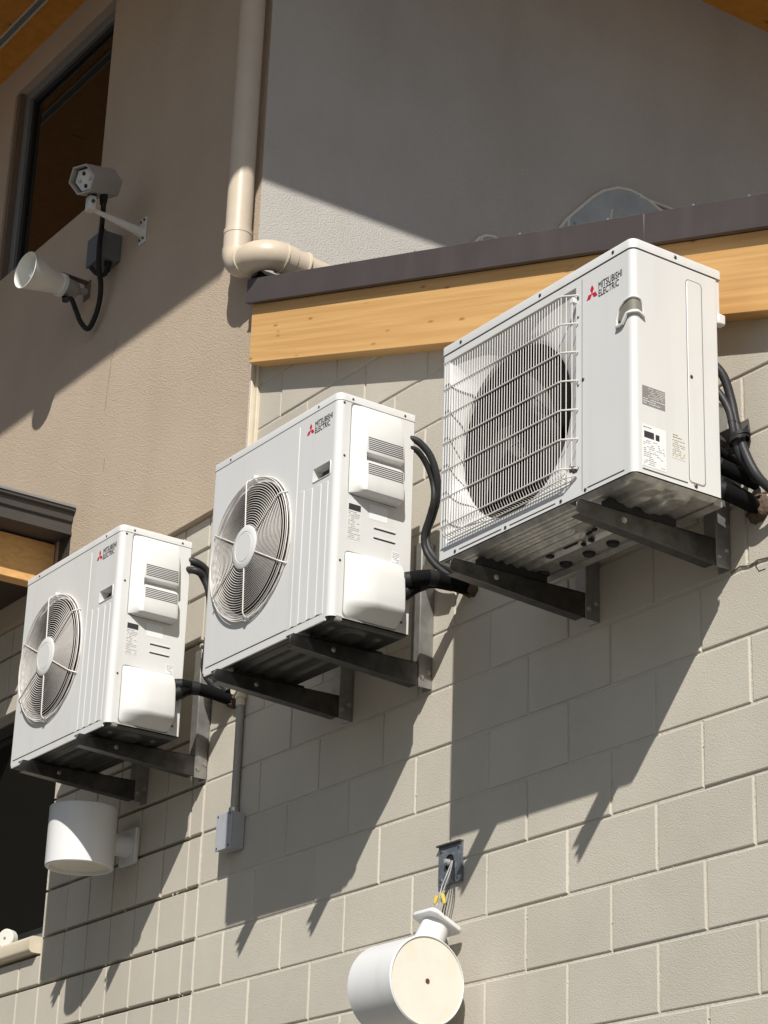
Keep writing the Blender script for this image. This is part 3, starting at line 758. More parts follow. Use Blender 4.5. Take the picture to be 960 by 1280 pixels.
    # corner handle: a proud rim with a dark pocket that wraps the front right corner
    X = w2; hm = MB(); pkt = MB(); rim = []
    def wrap(t, out_):                                            # t<0 on the front, t>0 on the side; the corner arc in between
        L1 = math.pi/2*rf
        if t < -L1/2: return (X-rf+(t+L1/2), -out_)
        if t > L1/2: return (X+out_, rf+(t-L1/2))
        a = (t/L1+.5)*math.pi/2; return (X-rf+(rf+out_)*math.sin(a), rf-(rf+out_)*math.cos(a))
    prof_top = [(-.062, .500), (-.055, .530), (-.030, .546), (.0, .552), (.022, .548), (.030, .535)]
    prof_bot = [(-.062, .480), (-.050, .478), (-.034, .480), (-.016, .505), (.012, .508), (.032, .498)]
    N = 14
    def samp(pr_, k):
        t0, t1 = pr_[0][0], pr_[-1][0]; t = t0+(t1-t0)*k/N
        for (a, va), (b, vb) in zip(pr_, pr_[1:]):
            if a <= t <= b+1e-9: return t, va+(vb-va)*(t-a)/(b-a)
        return pr_[-1]
    top = [samp(prof_top, k) for k in range(N+1)]; bot = [samp(prof_bot, k) for k in range(N+1)]
    vs = []; fs = []
    for k in range(N+1):
        a = wrap(top[k][0], .0012); b = wrap(bot[k][0], .0012); vs += [(a[0], a[1], top[k][1]), (b[0], b[1], bot[k][1])]
    for k in range(N): fs.append((2*k, 2*k+1, 2*k+3, 2*k+2))
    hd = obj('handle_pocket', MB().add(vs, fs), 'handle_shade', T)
    loop = [wrap(t, .003)+(v,) for t, v in top]+[wrap(t, .004)+(v,) for t, v in bot[::-1]]
    obj('handle_rim', MB().tube(loop, .0036, 6, closed=True), 'unit_plastic', hd)
    lipv = [wrap(t, .006)+(v-.004,) for t, v in bot]; obj('handle_lip', MB().tube(lipv, .0055, 6), 'unit_plastic', hd)
    screw(T, (X-.048, -.008, .485), (0, -1, 0), .005)
    # right side
    obj('side_panel', MB().loft([[(X-.001, s, v) for s, v in rrect(.202, .262, .030, .672, .012, 4)], [(X+.0016, s, v) for s, v in rrect(.205, .259, .033, .669, .010, 4)]]), 'unit_paint', T, smooth=30)
    obj('side_joint', MB().prism(rrect(.2005, .2635, .0285, .6735, .013, 4), X-.001, X+.0004, 'x'), 'sticker_grey', T, smooth=0)
    obj('nameplate', MB().box(X-.0005, X+.0006, .031, .115, .222, .281), 'sticker_grey', T, smooth=0)
    obj('nameplate_print', text_lines(X+.0006, .052, .113, .246, .278, 6, 8), 'sticker_cream', T, smooth=0)
    obj('nameplate_print', text_lines(X+.0006, .034, .113, .225, .245, 3, 9), 'sticker', T, smooth=0)
    obj('data_plate', MB().box(X-.0005, X+.0006, .030, .116, .036, .162), 'sticker', T, smooth=0)
    obj('data_print', MB().box(X+.0006, X+.0009, .036, .072, .122, .142).box(X+.0006, X+.0009, .078, .092, .122, .140), 'ink', T, smooth=0)
    obj('data_print', text_lines(X+.0006, .034, .112, .040, .116, 13, 11, .6), 'ink_grey', T, smooth=0)
    obj('data_print', text_lines(X+.0006, .034, .062, .150, .158, 1, 12, 1), 'ink', T, smooth=0)
    obj('notice', MB().box(X-.0005, X+.0006, .138, .188, .088, .166), 'sticker_cream', T, smooth=0)
    obj('notice_print', text_lines(X+.0006, .140, .186, .092, .146, 9, 14, .8), 'ink_grey', T, smooth=0)
    obj('notice_print', text_lines(X+.0006, .142, .186, .149, .163, 2, 15, 1), 'ink', T, smooth=0)
    for (s, v) in ((.215, .36), (.225, .024)): screw(T, (X+.0016, s, v), (1, 0, 0), .006)
    for s in (.16,): screw(T, (X+.003, s, BH-.014), (1, 0, 0), .006)
    for u in (.10, .50, .84): screw(T, (-w2+u, -.003, BH-.016), (0, -1, 0), .006)
    for u in (.09, .34, .60, .71): screw(T, (-w2+u, 0, .022), (0, -1, 0), .006)
    screw(T, (-w2+.70, 0, .37), (0, -1, 0), .006)
    obj('bottom_slot', MB().box(-w2+.11, -w2+.32, -.0008, .002, .021, .0245).box(-w2+.36, -w2+.575, -.0008, .002, .021, .0245).box(-w2+.72, -w2+.88, -.0008, .002, .024, .0275), 'seam', T, smooth=0)
    obj('bottom_slot', MB().box(X-.002, X+.0008, .03, .195, .024, .0275), 'seam', T, smooth=0)
    obj('left_handle', MB().box(-w2-.014, -w2+.002, .02, .06, .40, .44), 'unit_plastic', T, bevel=.004)
    obj('rear_flange', MB().box(-X+.01, X-.004, BD+.0005, BD+.012, .60, BH-.031), 'unit_paint', T)
    obj('rear_handle', MB().box(X-.022, X+.004, BD+.0005, BD+.03, .565, .599), 'unit_plastic', T, bevel=.005)
    ribs = [(-.40, .40, .022, .007, .006), (-.36, .14, .060, .010, .010), (-.36, .14, .095, .010, .010), (-.36, .02, .135, .010, .010), (-.36, .02, .175, .012, .010), (-.36, .14, .222, .010, .010)]
    ribs += [(.20, .42, .10, .03, .012), (.24, .40, .20, .035, .012), (.30, .34, .15, .05, .006)]
    base_pan(T, BW-.008, BD-.006, ribs).location.y = .003
    hs = MB()
    for (x, y, a, b) in ((-.05, .19, .03, .006), (.06, .17, .012, .006), (.09, .165, .008, .008), (-.16, .20, .008, .02), (.02, .21, .006, .016), (-.02, .215, .006, .012)):
        obj('drain_slot', MB().box(x-a, x+a, y-b/2, y+b/2, -.0125, -.004), 'black', T, smooth=0)
    for x in (-.30, -.19, -.08, .03, .13):
        obj('rubber_foot', MB().lathe([(0, .010), (.016, .010), (.020, .004), (.020, -.006)], (x, .285, 0), (0, 0, -1), 16), 'black', T)
    obj('foot_rail', MB().box(-w2+.03, w2-.02, BD-.012, BD+.02, -.004, .012), 'galvanised', T)
    ORG[T] = Vector(loc); return T

YA, YB = -.52, -.495
u1loc = (-2.5061-AW/2-.005, YA, .304); u2loc = (-.9909-AW/2, YA, .3113); u3loc = (.4908-BW/2, YB, .3333)
ua = make_unit_a('air_conditioner', u2loc, 'middle white air conditioner with round fan guard, cables curling behind it')
ub = copy_tree(ua); ub.location = Vector(u1loc)+Vector((0, 0, G))
ub['label'] = 'leftmost white air conditioner with round fan guard, above the white cylinder light'
uc_ = make_unit_b('air_conditioner', u3loc, 'largest white air conditioner at right with rectangular wire fan guard')

# ------------------------------------------------------------------ wall brackets
def make_bracket(x, label, zu, yf, padh):
    T = thing('wall_bracket', (x, 0, .215), label, 'bracket', 'steel brackets under the air conditioners')
    tk = .004; z0, z1 = .215, .302; tip = -.572
    up = MB(); up.box(x-tk, x, -.056, -.0005, z0, .74); up.box(x-.052, x-tk-.0002, -.056, -.052, z0+.02, .74); up.box(x-.052, x-tk-.0002, -.0045, -.0005, z0, .74)
    obj('upright', up, 'upright_steel', T, bevel=.001)
    am = MB(); xo = x-.0005-tk
    am.prism([(-.05, z0+.004), (-.05, z1), (tip+.012, z1-.008), (tip, z1-.022), (tip, z1-.046), (tip+.012, z1-.052)][::-1], xo-tk, xo, 'x')
    am.add([(xo-.045, -.058, z1), (xo, -.058, z1), (xo, tip+.012, z1-.008), (xo-.045, tip+.012, z1-.008), (xo-.045, -.058, z1-tk), (xo, -.058, z1-tk), (xo, tip+.012, z1-.008-tk), (xo-.045, tip+.012, z1-.008-tk)],
           [(0, 1, 2, 3), (7, 6, 5, 4), (0, 4, 5, 1), (1, 5, 6, 2), (2, 6, 7, 3), (3, 7, 4, 0)])
    am.add([(xo-.045, -.058, z0+.006), (xo-tk, -.058, z0+.006), (xo-tk, tip+.02, z1-.05), (xo-.045, tip+.02, z1-.05), (xo-.045, -.058, z0+.010), (xo-tk, -.058, z0+.010), (xo-tk, tip+.02, z1-.046), (xo-.045, tip+.02, z1-.046)],
           [(3, 2, 1, 0), (4, 5, 6, 7), (0, 1, 5, 4), (1, 2, 6, 5), (2, 3, 7, 6), (3, 0, 4, 7)])
    obj('arm', am, 'steel', T, bevel=.001)
    obj('rubber_pad', MB().add([(xo-.04, yf+.045, z1-.0045), (xo-.006, yf+.045, z1-.0045), (xo-.006, -.20, z1+.0005), (xo-.04, -.20, z1+.0005), (xo-.04, yf+.045, zu), (xo-.006, yf+.045, zu), (xo-.006, -.20, zu), (xo-.04, -.20, zu)],
            [(3, 2, 1, 0), (4, 5, 6, 7), (0, 1, 5, 4), (1, 2, 6, 5), (2, 3, 7, 6), (3, 0, 4, 7)]), 'black', T)
    for (y, z) in ((-.044, .25), (-.014, .272), (-.40, .27)):
        xx = x if y > -.06 else xo
        obj('bolt', MB().lathe([(0, .006), (.0055, .006), (.0065, .0045), (.0065, .001), (.010, .001), (.010, -.001)], (xx, y, z), (1, 0, 0), 6), 'bolt', T)
    return T
make_bracket(.339, 'right steel bracket under the largest air conditioner', .3333-.007, YB, 0)
make_bracket(-.253, 'left steel bracket under the largest air conditioner', .3333-.007, YB, 0)
make_bracket(-1.14, 'right steel bracket under the middle air conditioner', .3113-.004, YA, 0)
make_bracket(-1.625, 'left steel bracket under the middle air conditioner', .3113-.004, YA, 0)
make_bracket(-2.641, 'right steel bracket under the leftmost air conditioner', .304-.001, YA, 0)
make_bracket(-3.116, 'left steel bracket under the leftmost air conditioner', .304-.001, YA, 0)

# ------------------------------------------------------------------ refrigerant lines, conduits, seals
def seal(px, py, r, name='wall_seal', label='', sq=1.0):
    q = W(px, py, 0); rn = random.Random(int(px)); mb = MB(); vs = []; n, m = 16, 6
    rings = []
    for j in range(m):
        t_ = j/(m-1); rad = r*math.cos(t_*1.45)**.6; h = .035*math.sin(t_*1.5)
        rings.append([(q.x+rad*math.cos(2*math.pi*k/n)*(1+rn.uniform(-.16, .16)), .004-h*(1+rn.uniform(-.3, .3)), q.z+rad*math.sin(2*math.pi*k/n)*(1+rn.uniform(-.16, .16))) for k in range(n)])
    mb.loft(rings); o = obj(name, mb, 'sealant', smooth=180); tag(o, label, 'sealant', 'foam seals where pipes enter the wall'); return q
def line(name, pts, r, m, label, cat, n=14, grp=None, sub=8):
    path = catmull([W(a, b, y) for a, b, y in pts], sub)
    o = obj(name, MB().tube(path, r, n), m, smooth=60); tag(o, label, cat, grp)
    for t_ in ((.3, .62) if m == 'foam' else (.5,)):             # tape bands and cable ties
        i = int(t_*(len(path)-1)); c = path[i]; ax_ = (path[i+1]-path[i-1]).normalized(); w_ = .016 if m == 'foam' else .004
        obj('tape_band', MB().lathe([(r*.98, -w_), (r*1.05, -w_), (r*1.07, 0), (r*1.05, w_), (r*.98, w_)], c, ax_, n), 'cable' if m == 'foam' else 'black', o)
    return o
seal(591, 736, .034, label='brown foam seal where the middle unit\'s black pipe enters the wall')
seal(293, 876, .034, label='pale foam seal beside the conduit under the middle unit')
seal(950, 636, .045, label='brown foam seal around the black pipes right of the largest unit')
gp_ = 'black insulated refrigerant lines'
line('insulated_pipe', ((488, 728, -.27), (505, 726, -.25), (530, 722, -.19), (556, 726, -.11), (592, 737, .01)), .027, 'foam', 'thick black insulated pipe running into the wall beside the middle unit', 'pipe', grp=gp_)
line('insulated_pipe', ((486, 752, -.275), (502, 744, -.25), (520, 733, -.20), (540, 727, -.15), (566, 731, -.08)), .023, 'foam', 'lower black insulated pipe bending up beside the middle unit\'s valve cover', 'pipe', grp=gp_)
line('insulated_pipe', ((200, 872, -.28), (218, 868, -.25), (236, 860, -.19), (258, 864, -.12), (296, 877, .01)), .025, 'foam', 'black insulated pipe from the leftmost unit to the wall', 'pipe', grp=gp_)
line('insulated_pipe', ((205, 858, -.27), (226, 856, -.23), (246, 861, -.15), (262, 866, -.10)), .022, 'foam', 'upper black insulated pipe beside the leftmost unit\'s valve cover', 'pipe', grp=gp_)
for i, (a, b, c, r, lb) in enumerate((((872, 548, -.2), (894, 560, -.15), (932, 590, -.03), .014, 'topmost'), ((870, 572, -.2), (900, 582, -.15), (946, 604, -.02), .022, 'second'), ((870, 594, -.2), (900, 603, -.14), (935, 622, -.02), .017, 'third'), ((868, 612, -.2), (905, 614, -.14), (948, 634, -.01), .025, 'lowest'))):
    line('insulated_pipe', (a, ((a[0]+b[0])/2, (a[1]+b[1])/2-1, (a[2]+b[2])/2), b, c), r, 'foam', lb+' of the black insulated pipes behind the largest unit', 'pipe', grp=gp_)
gc = 'grey flexible cables behind the units'
line('cable', ((512, 548, -.22), (524, 553, -.19), (538, 570, -.15), (546, 595, -.12), (547, 620, -.10), (541, 645, -.09), (534, 665, -.09), (536, 685, -.085), (548, 702, -.07), (570, 716, -.05)), .0125, 'conduit_grey', 'outer grey cable looping from the middle unit down to its black pipe', 'cable', grp=gc)
line('cable', ((512, 560, -.22), (522, 564, -.19), (533, 580, -.15), (541, 603, -.12), (542, 625, -.115), (536, 648, -.11), (530, 668, -.11), (532, 688, -.10), (544, 706, -.085), (562, 720, -.06)), .0105, 'conduit_grey', 'inner grey cable looping from the middle unit down to its black pipe', 'cable', grp=gc)
line('cable', ((232, 700, -.22), (246, 704, -.18), (258, 714, -.13), (266, 735, -.10), (268, 770, -.09), (262, 830, -.08), (285, 865, -.04)), .0165, 'conduit_grey', 'outer grey cable between the leftmost and middle units', 'cable', grp=gc)
line('cable', ((232, 712, -.22), (246, 714, -.19), (254, 722, -.15), (262, 745, -.12), (262, 790, -.10), (256, 840, -.09), (280, 868, -.05)), .0145, 'conduit_grey', 'inner grey cable between the leftmost and middle units', 'cable', grp=gc)
line('cable', ((872, 440, -.2), (888, 452, -.17), (904, 470, -.14), (914, 500, -.12), (920, 530, -.115), (930, 562, -.115), (945, 592, -.10), (964, 612, -.06), (985, 622, -.02)), .0135, 'conduit_grey', 'outer grey cable looping right of the largest unit', 'cable', grp=gc)
line('cable', ((872, 468, -.2), (888, 480, -.17), (902, 496, -.15), (912, 515, -.14), (917, 540, -.135), (923, 565, -.12), (934, 585, -.09), (950, 600, -.05)), .0115, 'conduit_grey', 'inner grey cable looping right of the largest unit', 'cable', grp=gc)
# cable clamp on the wall beside the largest unit
q = W(926, 540, -.06)
cl = thing('cable_clamp', W(930, 540, 0), 'dark metal clamp holding cables on the wall by the largest unit', 'clamp')
obj('plate', MB().add([W(890, 548, -.07), W(936, 525, -.01), W(939, 545, -.01), W(925, 566, -.07), W(893, 572, -.10)], [(0, 1, 2, 3, 4)]), 'dark_metal', cl).modifiers.new('t', 'SOLIDIFY').thickness = .006
for a, b in (((922, 536), (926, 556)), ((919, 548), (928, 552))):
    obj('strap', MB().lathe([(.030, -.006), (.033, -.006), (.033, .006), (.030, .006)], W((a[0]+b[0])/2, (a[1]+b[1])/2, -.12), (.3, .2, -1), 20), 'cable', cl)
obj('clamp_bolt', MB().lathe([(0, .012), (.008, .012), (.008, 0)], W(893, 555, -.10), (.3, -1, .2), 8), 'bolt', cl)

# conduit and junction box below the middle unit
cx_ = W(296, 950, -.02).x
cd = thing('conduit', (cx_, -.02, .05), 'beige round conduit running down the block wall to a grey box', 'conduit')
obj('tube', MB().tube([(cx_, -.018, .50), (cx_, -.018, .024)], .0155, 16), 'conduit_paint', cd)
obj('fitting', MB().lathe([(.0155, 0), (.024, 0), (.024, .03), (.019, .034), (.019, .06), (.0155, .06)], (cx_, -.018, .51), (0, 0, -1), 16).lathe([(0, .0), (.024, .0), (.024, .05), (0, .05)], (cx_-.005, -.05, .515), (0, 1, 0), 14), 'cream_trim', cd)
obj('coupling', MB().lathe([(.0155, 0), (.021, 0), (.021, .024), (.0155, .024)], (cx_, -.018, .046), (0, 0, -1), 16), 'bolt', cd)
eb = thing('junction_box', (cx_, -.03, -.12), 'grey electrical junction box on the blocks at the conduit\'s lower end', 'electrical box')
bx0, bx1 = cx_-.055, cx_+.055
obj('housing', MB().box(bx0, bx1, -.054, -.0005, -.118, .020), 'box_grey', eb, bevel=.003)
ld = obj('cover', MB().box(bx0-.002, bx1+.002, -.060, -.0545, -.120, .022), 'box_grey', eb, bevel=.002)
for (a, b) in ((bx0+.012, .012), (bx1-.012, .012), (bx0+.012, -.110), (bx1-.012, -.110)): obj('screw', MB().lathe([(0, .002), (.004, .002), (.004, -.001)], (a, -.060, b), (0, -1, 0), 8), 'screw', ld)

# ------------------------------------------------------------------ cylinder wall lights
def cyl_light(T, c, axis, armdir, r, h, faced):
    c = Vector(c); axis = Vector(axis).normalized(); armdir = Vector(armdir).normalized()
    ti = .016 if faced > .01 else .006
    o = obj('shade', MB().lathe([(r-ti-.002, -h/2+.035), (r-ti, -h/2+.001), (r-.004, -h/2), (r, -h/2+.004), (r, h/2-.004), (r-.004, h/2), (r-ti, h/2-.001), (r-ti-.002, h/2-.035)], c, axis, 64), 'white_light', T, smooth=40)
    for s in (-1, 1):
        obj('diffuser', MB().lathe([(0, .0), (r-ti-.0005, .0), (r-ti-.0005, -.004)], c+axis*s*(h/2-faced), axis*s, 48), 'diffuser', T)
    return o
zc1 = W(103, 1047, -.227).z
wl = thing('wall_light', (-3.21, 0, .05), 'white cylinder wall light fixed to the blocks under the leftmost unit', 'wall light', 'white cylinder wall lights')
cc = Vector((-3.21, -.232, zc1-.004))
cyl_light(wl, cc, (0, 0, 1), (0, 1, 0), .137, .245, .013)
obj('arm', MB().tube([cc+Vector((0, .12, -.0)), (-3.21, -.018, cc.z)], .045, 24), 'white_light', wl)
obj('back_plate', MB().prism(rrect(-3.21-.075, -3.21+.06, cc.z-.075, cc.z+.075, .012, 4), -.020, -.0005, 'y'), 'white_light', wl, bevel=.004)

h2 = thing('wall_light', (-1.06, -.17, -.82), 'white cylinder light hanging loose on its wires below the open box', 'wall light', 'white cylinder wall lights')
yc2 = -.185
fc = W(535, 1226, yc2); hl = .238
c2 = fc-Vector((hl/2, 0, 0))
cyl_light(h2, c2, (1, 0, 0), (0, 0, 1), .142, hl, .004)
obj('screw_hole', MB().lathe([(0, .0012), (.007, .0012), (.008, 0)], fc+Vector((-.002, 0, .0)), (1, 0, 0), 10), 'rust', h2)
an = R(26); ad = Vector((0, math.sin(an), math.cos(an))); ed = Vector((0, math.cos(an), -math.sin(an)))
m0 = c2+Vector((hl*.07, 0, 0))
obj('arm', MB().tube([m0+ad*.11, m0+ad*.228], [.052, .045], 24), 'white_light', h2)
pm = MB(); pl = rrect(-.062, .062, -.066, .066, .02, 5)
rings = [[m0+ad*hh+Vector((a, 0, 0))+ed*b for a, b in pl] for hh in (.226, .242)]
pm.loft(rings); obj('back_plate', pm, 'white_light', h2, bevel=.004)

# recessed box plate with wires
q = W(565, 1080, 0)
bp_ = thing('box_plate', (q.x, 0, q.z-.065), 'open dark metal box plate with loose wires on the block wall', 'electrical box')
x0, x1, z0, z1 = q.x-.060, q.x+.060, q.z-.063, q.z+.062
fm = face_with_holes([(x0, z0), (x1, z0), (x1, z1), (x0, z1)], [rrect(q.x-.024, q.x+.022, q.z-.022, q.z+.030, .02, 5)], -.009)
obj('plate', fm, 'plate_grey', bp_)
obj('plate_edge', MB().box(x0, x1, -.0088, -.0005, z0-.003, z0).box(x1, x1+.003, -.0088, -.0005, z0-.003, z1).box(x0-.003, x0, -.0088, -.0005, z0-.003, z1), 'plate_grey', bp_)
obj('rim', MB().box(x0-.006, x1+.003, -.018, -.0005, z1+.0005, z1+.006), 'dark_metal', bp_)
obj('well', MB().box(q.x-.04, q.x+.04, -.0055, -.003, q.z-.04, q.z+.045), 'black', bp_, smooth=0)
for (a, b) in ((x0+.012, z1-.014), (x1-.012, z1-.012), (x0+.013, z0+.014), (x1-.013, z0+.013)): obj('screw', MB().lathe([(0, .003), (.0055, .003), (.0055, -.001)], (a, -.009, b), (0, -1, 0), 8), 'bolt', bp_)
bl = MB(); bl.lathe([(0, .014), (.008, .012), (.012, .0), (.010, -.006)], (q.x-.006, -.012, q.z+.004), (0, -1, .3), 12); obj('plug', bl, 'wire_grey', bp_)
ws = thing('loose_wires', (q.x, -.03, q.z-.2), 'twisted grey wires with yellow caps between open box and hanging light', 'wire')
for i, (dx, m_) in enumerate(((0, 'wire_grey'), (3, 'cable'), (-3, 'wire_grey'), (5, 'cable'))):
    pts = [W(566+dx*.3, 1076, -.02), W(562+dx, 1092, -.045), W(556+dx*1.2, 1108, -.06), W(552+dx*.8, 1122, -.07), W(551+dx*1.4, 1130, -.075), W(549+dx*1.5, 1137, -.085), W(548+dx*1.6, 1143, -.10)]
    obj('strand', MB().tube(catmull(pts, 5), .0022, 6), m_, ws)
for a, b in (((543, 1130), (546, 1121)), ((556, 1130), (553, 1119))):
    A, B = W(*a, -.085), W(*b, -.075); obj('wire_cap', MB().tube([A, A+(B-A)*.5, B], [.004, .0065, .008], 8), 'yellow', ws)

# ------------------------------------------------------------------ security camera, horn speaker, box and cable on the tower
PX = W(180, 287, TY).x
sc_ = thing('security_camera', (PX, TY, 2.95), 'grey hexagonal security camera on a white arm beside the upper window', 'security camera')
Fp = W(102, 224, TY-.36); Bp0 = WX(143, 228, PX)
ax = Vector((-math.sin(R(26)), math.cos(R(26)), .40)).normalized(); Bp = Fp+ax*.225
ux = Vector((math.cos(R(26)), math.sin(R(26)), 0)); uz = ux.cross(ax).normalized()
if uz.z < 0: uz = -uz
def hexring(c, r, sq=1.0): return [c+ux*(r*math.cos(R(60*k)))+uz*(r*math.sin(R(60*k))*sq) for k in range(6)]
hr = .074
L_ = (Bp-Fp).length
outer = [hexring(Fp-ax*.0, hr), hexring(Fp+ax*L_, hr), hexring(Fp+ax*(L_+.018), hr*.72)]
mb = MB(); mb.loft(outer, cap=False); mb.add(outer[-1], [list(range(6))])
inn = [hexring(Fp-ax*.0, hr), hexring(Fp-ax*.0, hr-.007), hexring(Fp+ax*.05, hr-.007)]; mb.loft(inn, cap=False)
bd = obj('housing', mb, 'camera_grey', sc_, smooth=0)
obj('face_plate', MB().loft([hexring(Fp+ax*.034, hr-.016), hexring(Fp+ax*.026, hr-.020)]), 'bracket_paint', bd, smooth=0)
obj('face_gap', MB().add(hexring(Fp+ax*.042, hr-.0065), [list(range(6))]), 'black', bd, smooth=0)
for (a, b, m_) in ((0, .034, 'black'), (0, -.034, 'black'), (-.032, 0, 'bolt'), (.032, 0, 'bolt')):
    obj('lens', MB().lathe([(0, .004), (.008, .003), (.010, 0)], Fp+ax*.0258+ux*a*.85+uz*b*.85, -ax, 12), m_, bd)
Jt = WX(113, 262, PX); Pl = Vector((PX, TY, W(180, 287, TY).z))
mid = Fp+ax*(L_*.30)-uz*(hr*.866)
obj('pivot', MB().tube([mid+uz*.004, mid-uz*.022], .022, 12), 'black', sc_)
obj('knuckle', MB().box(mid.x-.022, mid.x+.022, mid.y-.020, mid.y+.016, Jt.z-.012, mid.z-.016), 'bracket_paint', sc_, bevel=.004)
obj('knuckle_bolt', MB().lathe([(0, .01), (.008, .01), (.008, 0)], (mid.x+.022, mid.y-.004, (Jt.z+mid.z)/2-.01), (1, 0, 0), 8), 'screw', sc_)
a0 = Vector((mid.x, mid.y-.006, Jt.z+.002)); a1 = Pl+Vector((0, -.006, -.02))
obj('arm', MB().tube([a0, a0.lerp(a1, .25), a0.lerp(a1, .85), a1], [.010, .012, .021, .028], 10), 'bracket_paint', sc_)
obj('wall_plate', MB().box(PX-.03, PX+.03, TY-.008, TY-.0003, Pl.z-.075, Pl.z+.058), 'bracket_paint', sc_, bevel=.002)
for dz in (-.055, .042): 
    for dx in (-.016, .016): obj('bolt', MB().lathe([(0, .006), (.006, .006), (.006, 0)], (PX+dx, TY-.008, Pl.z+dz), (0, -1, 0), 8), 'screw', sc_)

jb = W(152, 311, TY); jx1 = jb.x; jz = jb.z
jx = thing('junction_box', (jx1-.06, TY, jz-.07), 'dark grey junction box on stucco below the security camera', 'electrical box')
jw, jd, jh = .15, .105, .14
obj('housing', MB().box(jx1-jw, jx1, TY-jd+.014, TY-.0004, jz-jh/2, jz+jh/2), 'box_dark', jx, bevel=.004)
obj('cover', MB().box(jx1-jw-.004, jx1+.004, TY-jd, TY-jd+.0136, jz-jh/2-.004, jz+jh/2+.004), 'box_dark', jx, bevel=.003)
obj('gland', MB().lathe([(.018, 0), (.018, .02), (.014, .022), (.014, .045)], (jx1-.04, TY-.045, jz-jh/2), (0, 0, -1), 12), 'cable', jx)
obj('gland_loop', MB().tube(catmull([(jx1-.04, TY-.045, jz-jh/2-.04), (jx1-.042, TY-.06, jz-jh/2-.07), (jx1-.06, TY-.09, jz-jh/2-.065), (jx1-.085, TY-.11, jz-jh/2-.03)], 6), .011, 8), 'cable', jx)

hx = W(110, 360, TY).x
hs_ = thing('horn_speaker', (hx, TY, 2.85), 'off white horn loudspeaker on the stucco below the upper window', 'speaker')
Bh = WX(94, 364, hx); axh = Vector((-math.sin(R(7)), math.cos(R(7)), -.02)).normalized()
Lh, Lb = .20, .285; Mh = Bh-axh*Lb; Th = Mh+axh*Lh
hp = [(.090, -.002), (.0935, 0), (.090, .004), (.080, Lh*.25), (.068, Lh*.5), (.054, Lh*.8), (.046, Lh*.97), (.046, Lh)]
obj('horn', MB().lathe(hp+[(.040, Lh), (.040, Lh*.9), (.056, Lh*.6), (.070, Lh*.3), (.088, .004), (.090, -.002)], Mh, axh, 36), 'horn_plastic', hs_)
obj('driver_ring', MB().lathe([(.04, Lh-.006), (.058, Lh-.006), (.058, Lh+.012), (.04, Lh+.012)], Mh, axh, 30), 'horn_plastic', hs_)
obj('driver', MB().lathe([(.050, Lh+.0125), (.046, Lb-.01), (.036, Lb+.005), (0, Lb+.005)], Mh, axh, 24), 'camera_grey', hs_)
obj('centre_plug', MB().lathe([(0, Lh*.12), (.020, Lh*.13), (.024, Lh*.3), (.03, Lh)], Mh, axh, 18), 'horn_plastic', hs_)
t0 = Th+Vector((0, 0, .058)); t1 = WX(110, 361, hx); 
mb = MB(); mb.add([t0+Vector((-.018, 0, .004)), t0+Vector((.018, 0, .004)), Vector((hx+.018, TY-.001, t1.z+.03)), Vector((hx-.018, TY-.001, t1.z+.03)), t0+Vector((-.018, 0, -.001)), t0+Vector((.018, 0, -.001)), Vector((hx+.018, TY-.001, t1.z+.024)), Vector((hx-.018, TY-.001, t1.z+.024))],
       [(0, 1, 2, 3), (7, 6, 5, 4), (0, 4, 5, 1), (1, 5, 6, 2), (2, 6, 7, 3), (3, 7, 4, 0)])
obj('bracket_strap', mb, 'reveal_brown', hs_)
obj('bracket_plate', MB().box(hx-.03, hx+.03, TY-.006, TY-.0003, t1.z-.06, t1.z+.035), 'reveal_brown', hs_)
obj('bracket_arm', MB().tube([Bh, (hx, TY-.004, t1.z-.02)], .018, 10), 'camera_grey', hs_)
gl = Vector((Bh.x+.0, Bh.y-.05, Bh.z-.04)); 
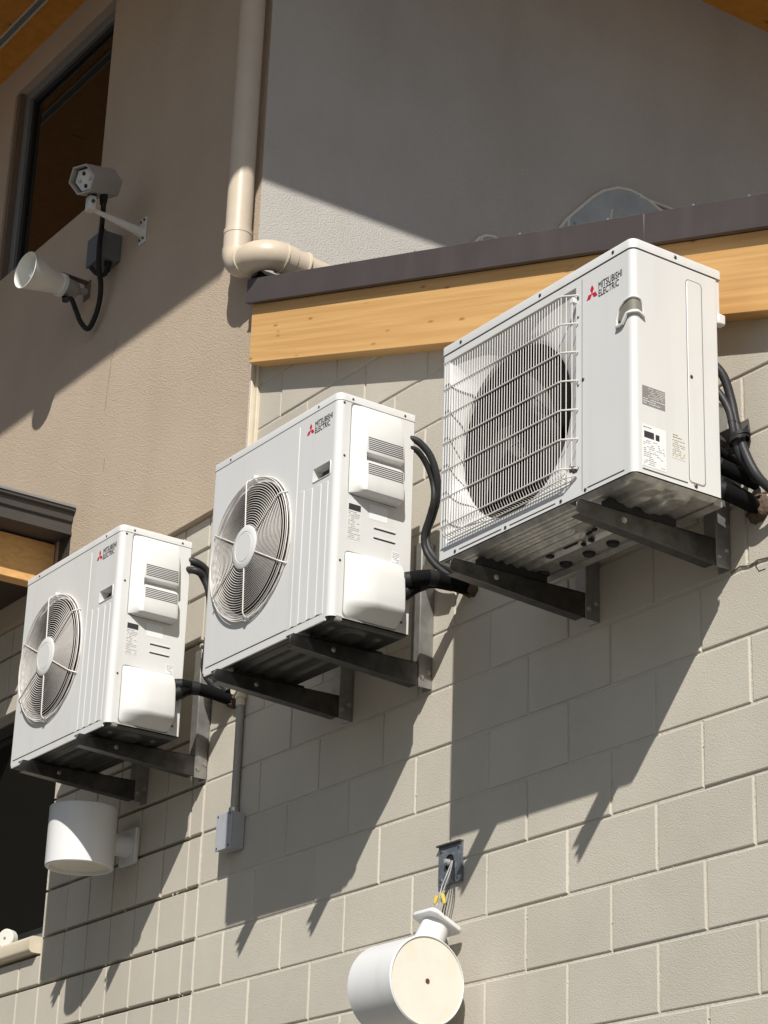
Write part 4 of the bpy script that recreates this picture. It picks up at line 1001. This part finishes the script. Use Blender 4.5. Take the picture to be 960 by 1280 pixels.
obj('cable_gland', MB().tube([gl+Vector((0, 0, .02)), gl+Vector((0, .004, -.03))], [.02, .016], 10), 'cable', hs_)
bt = mid+Vector((.0, .06, -.01))
cbl = MB().tube(catmull([WX(130, 248, PX), WX(129, 262, PX), W(127, 285, TY-.12), W(124, 310, TY-.125), W(123.5, 335, TY-.10), W(126, 355, TY-.06), W(124, 378, TY-.04), W(118, 398, TY-.035), W(110, 411, TY-.04), W(101, 403, TY-.06), W(95, 388, TY-.09), W(89, 374, TY-.13), gl+Vector((0, 0, -.02))], 7), .0125, 10)
o = obj('black_cable', cbl, 'cable', smooth=60); tag(o, 'black cable hanging in a loop between security camera and horn speaker', 'cable')
obj('connector', MB().lathe([(.010, 0), (.019, .004), (.019, .035), (.014, .055)], WX(130, 243, PX), (0, 0, -1), 12), 'cable', o).location.z = 0

# ------------------------------------------------------------------ arched openings in the tower's side wall, covered with plastic sheet
def arch(pts, extra):
    P = [WX(a, b, TX) for a, b in pts]
    P = [(p.y, p.z) for p in P]; base = [(P[-1][0], P[-1][1]-.5), (P[0][0], P[0][1]-.5)]
    poly = P+base
    w_ = obj('arched_window', MB().prism(poly, TX+.0005, TX+.012, 'x'), 'tarp', tower, smooth=0)
    obj('frame', MB().tube([(TX+.012, a, b) for a, b in P], .008, 6), 'tarp_edge', w_)
    for pa, pb in extra:
        A, B = WX(*pa, TX+.014), WX(*pb, TX+.014); obj('batten', MB().tube([A, B], .006, 5), 'tarp_edge', w_)
    return w_
w_ = arch(((695, 290), (706, 276), (722, 262), (740, 247), (752, 240), (770, 236), (786, 239), (800, 246), (814, 256), (826, 266)), (((711, 292), (711, 272)), ((762, 286), (765, 262)), ((800, 246), (850, 265))))
for a, b in ((719, 266), (718, 279), (765, 278)): obj('screw', MB().lathe([(0, .005), (.007, .005), (.007, 0)], WX(a, b, TX+.012), (1, 0, 0), 8), 'bolt', w_)
arch(((590, 306), (597, 299), (606, 295.5), (615, 297), (624, 302)), (((602, 303), (602, 297)),))
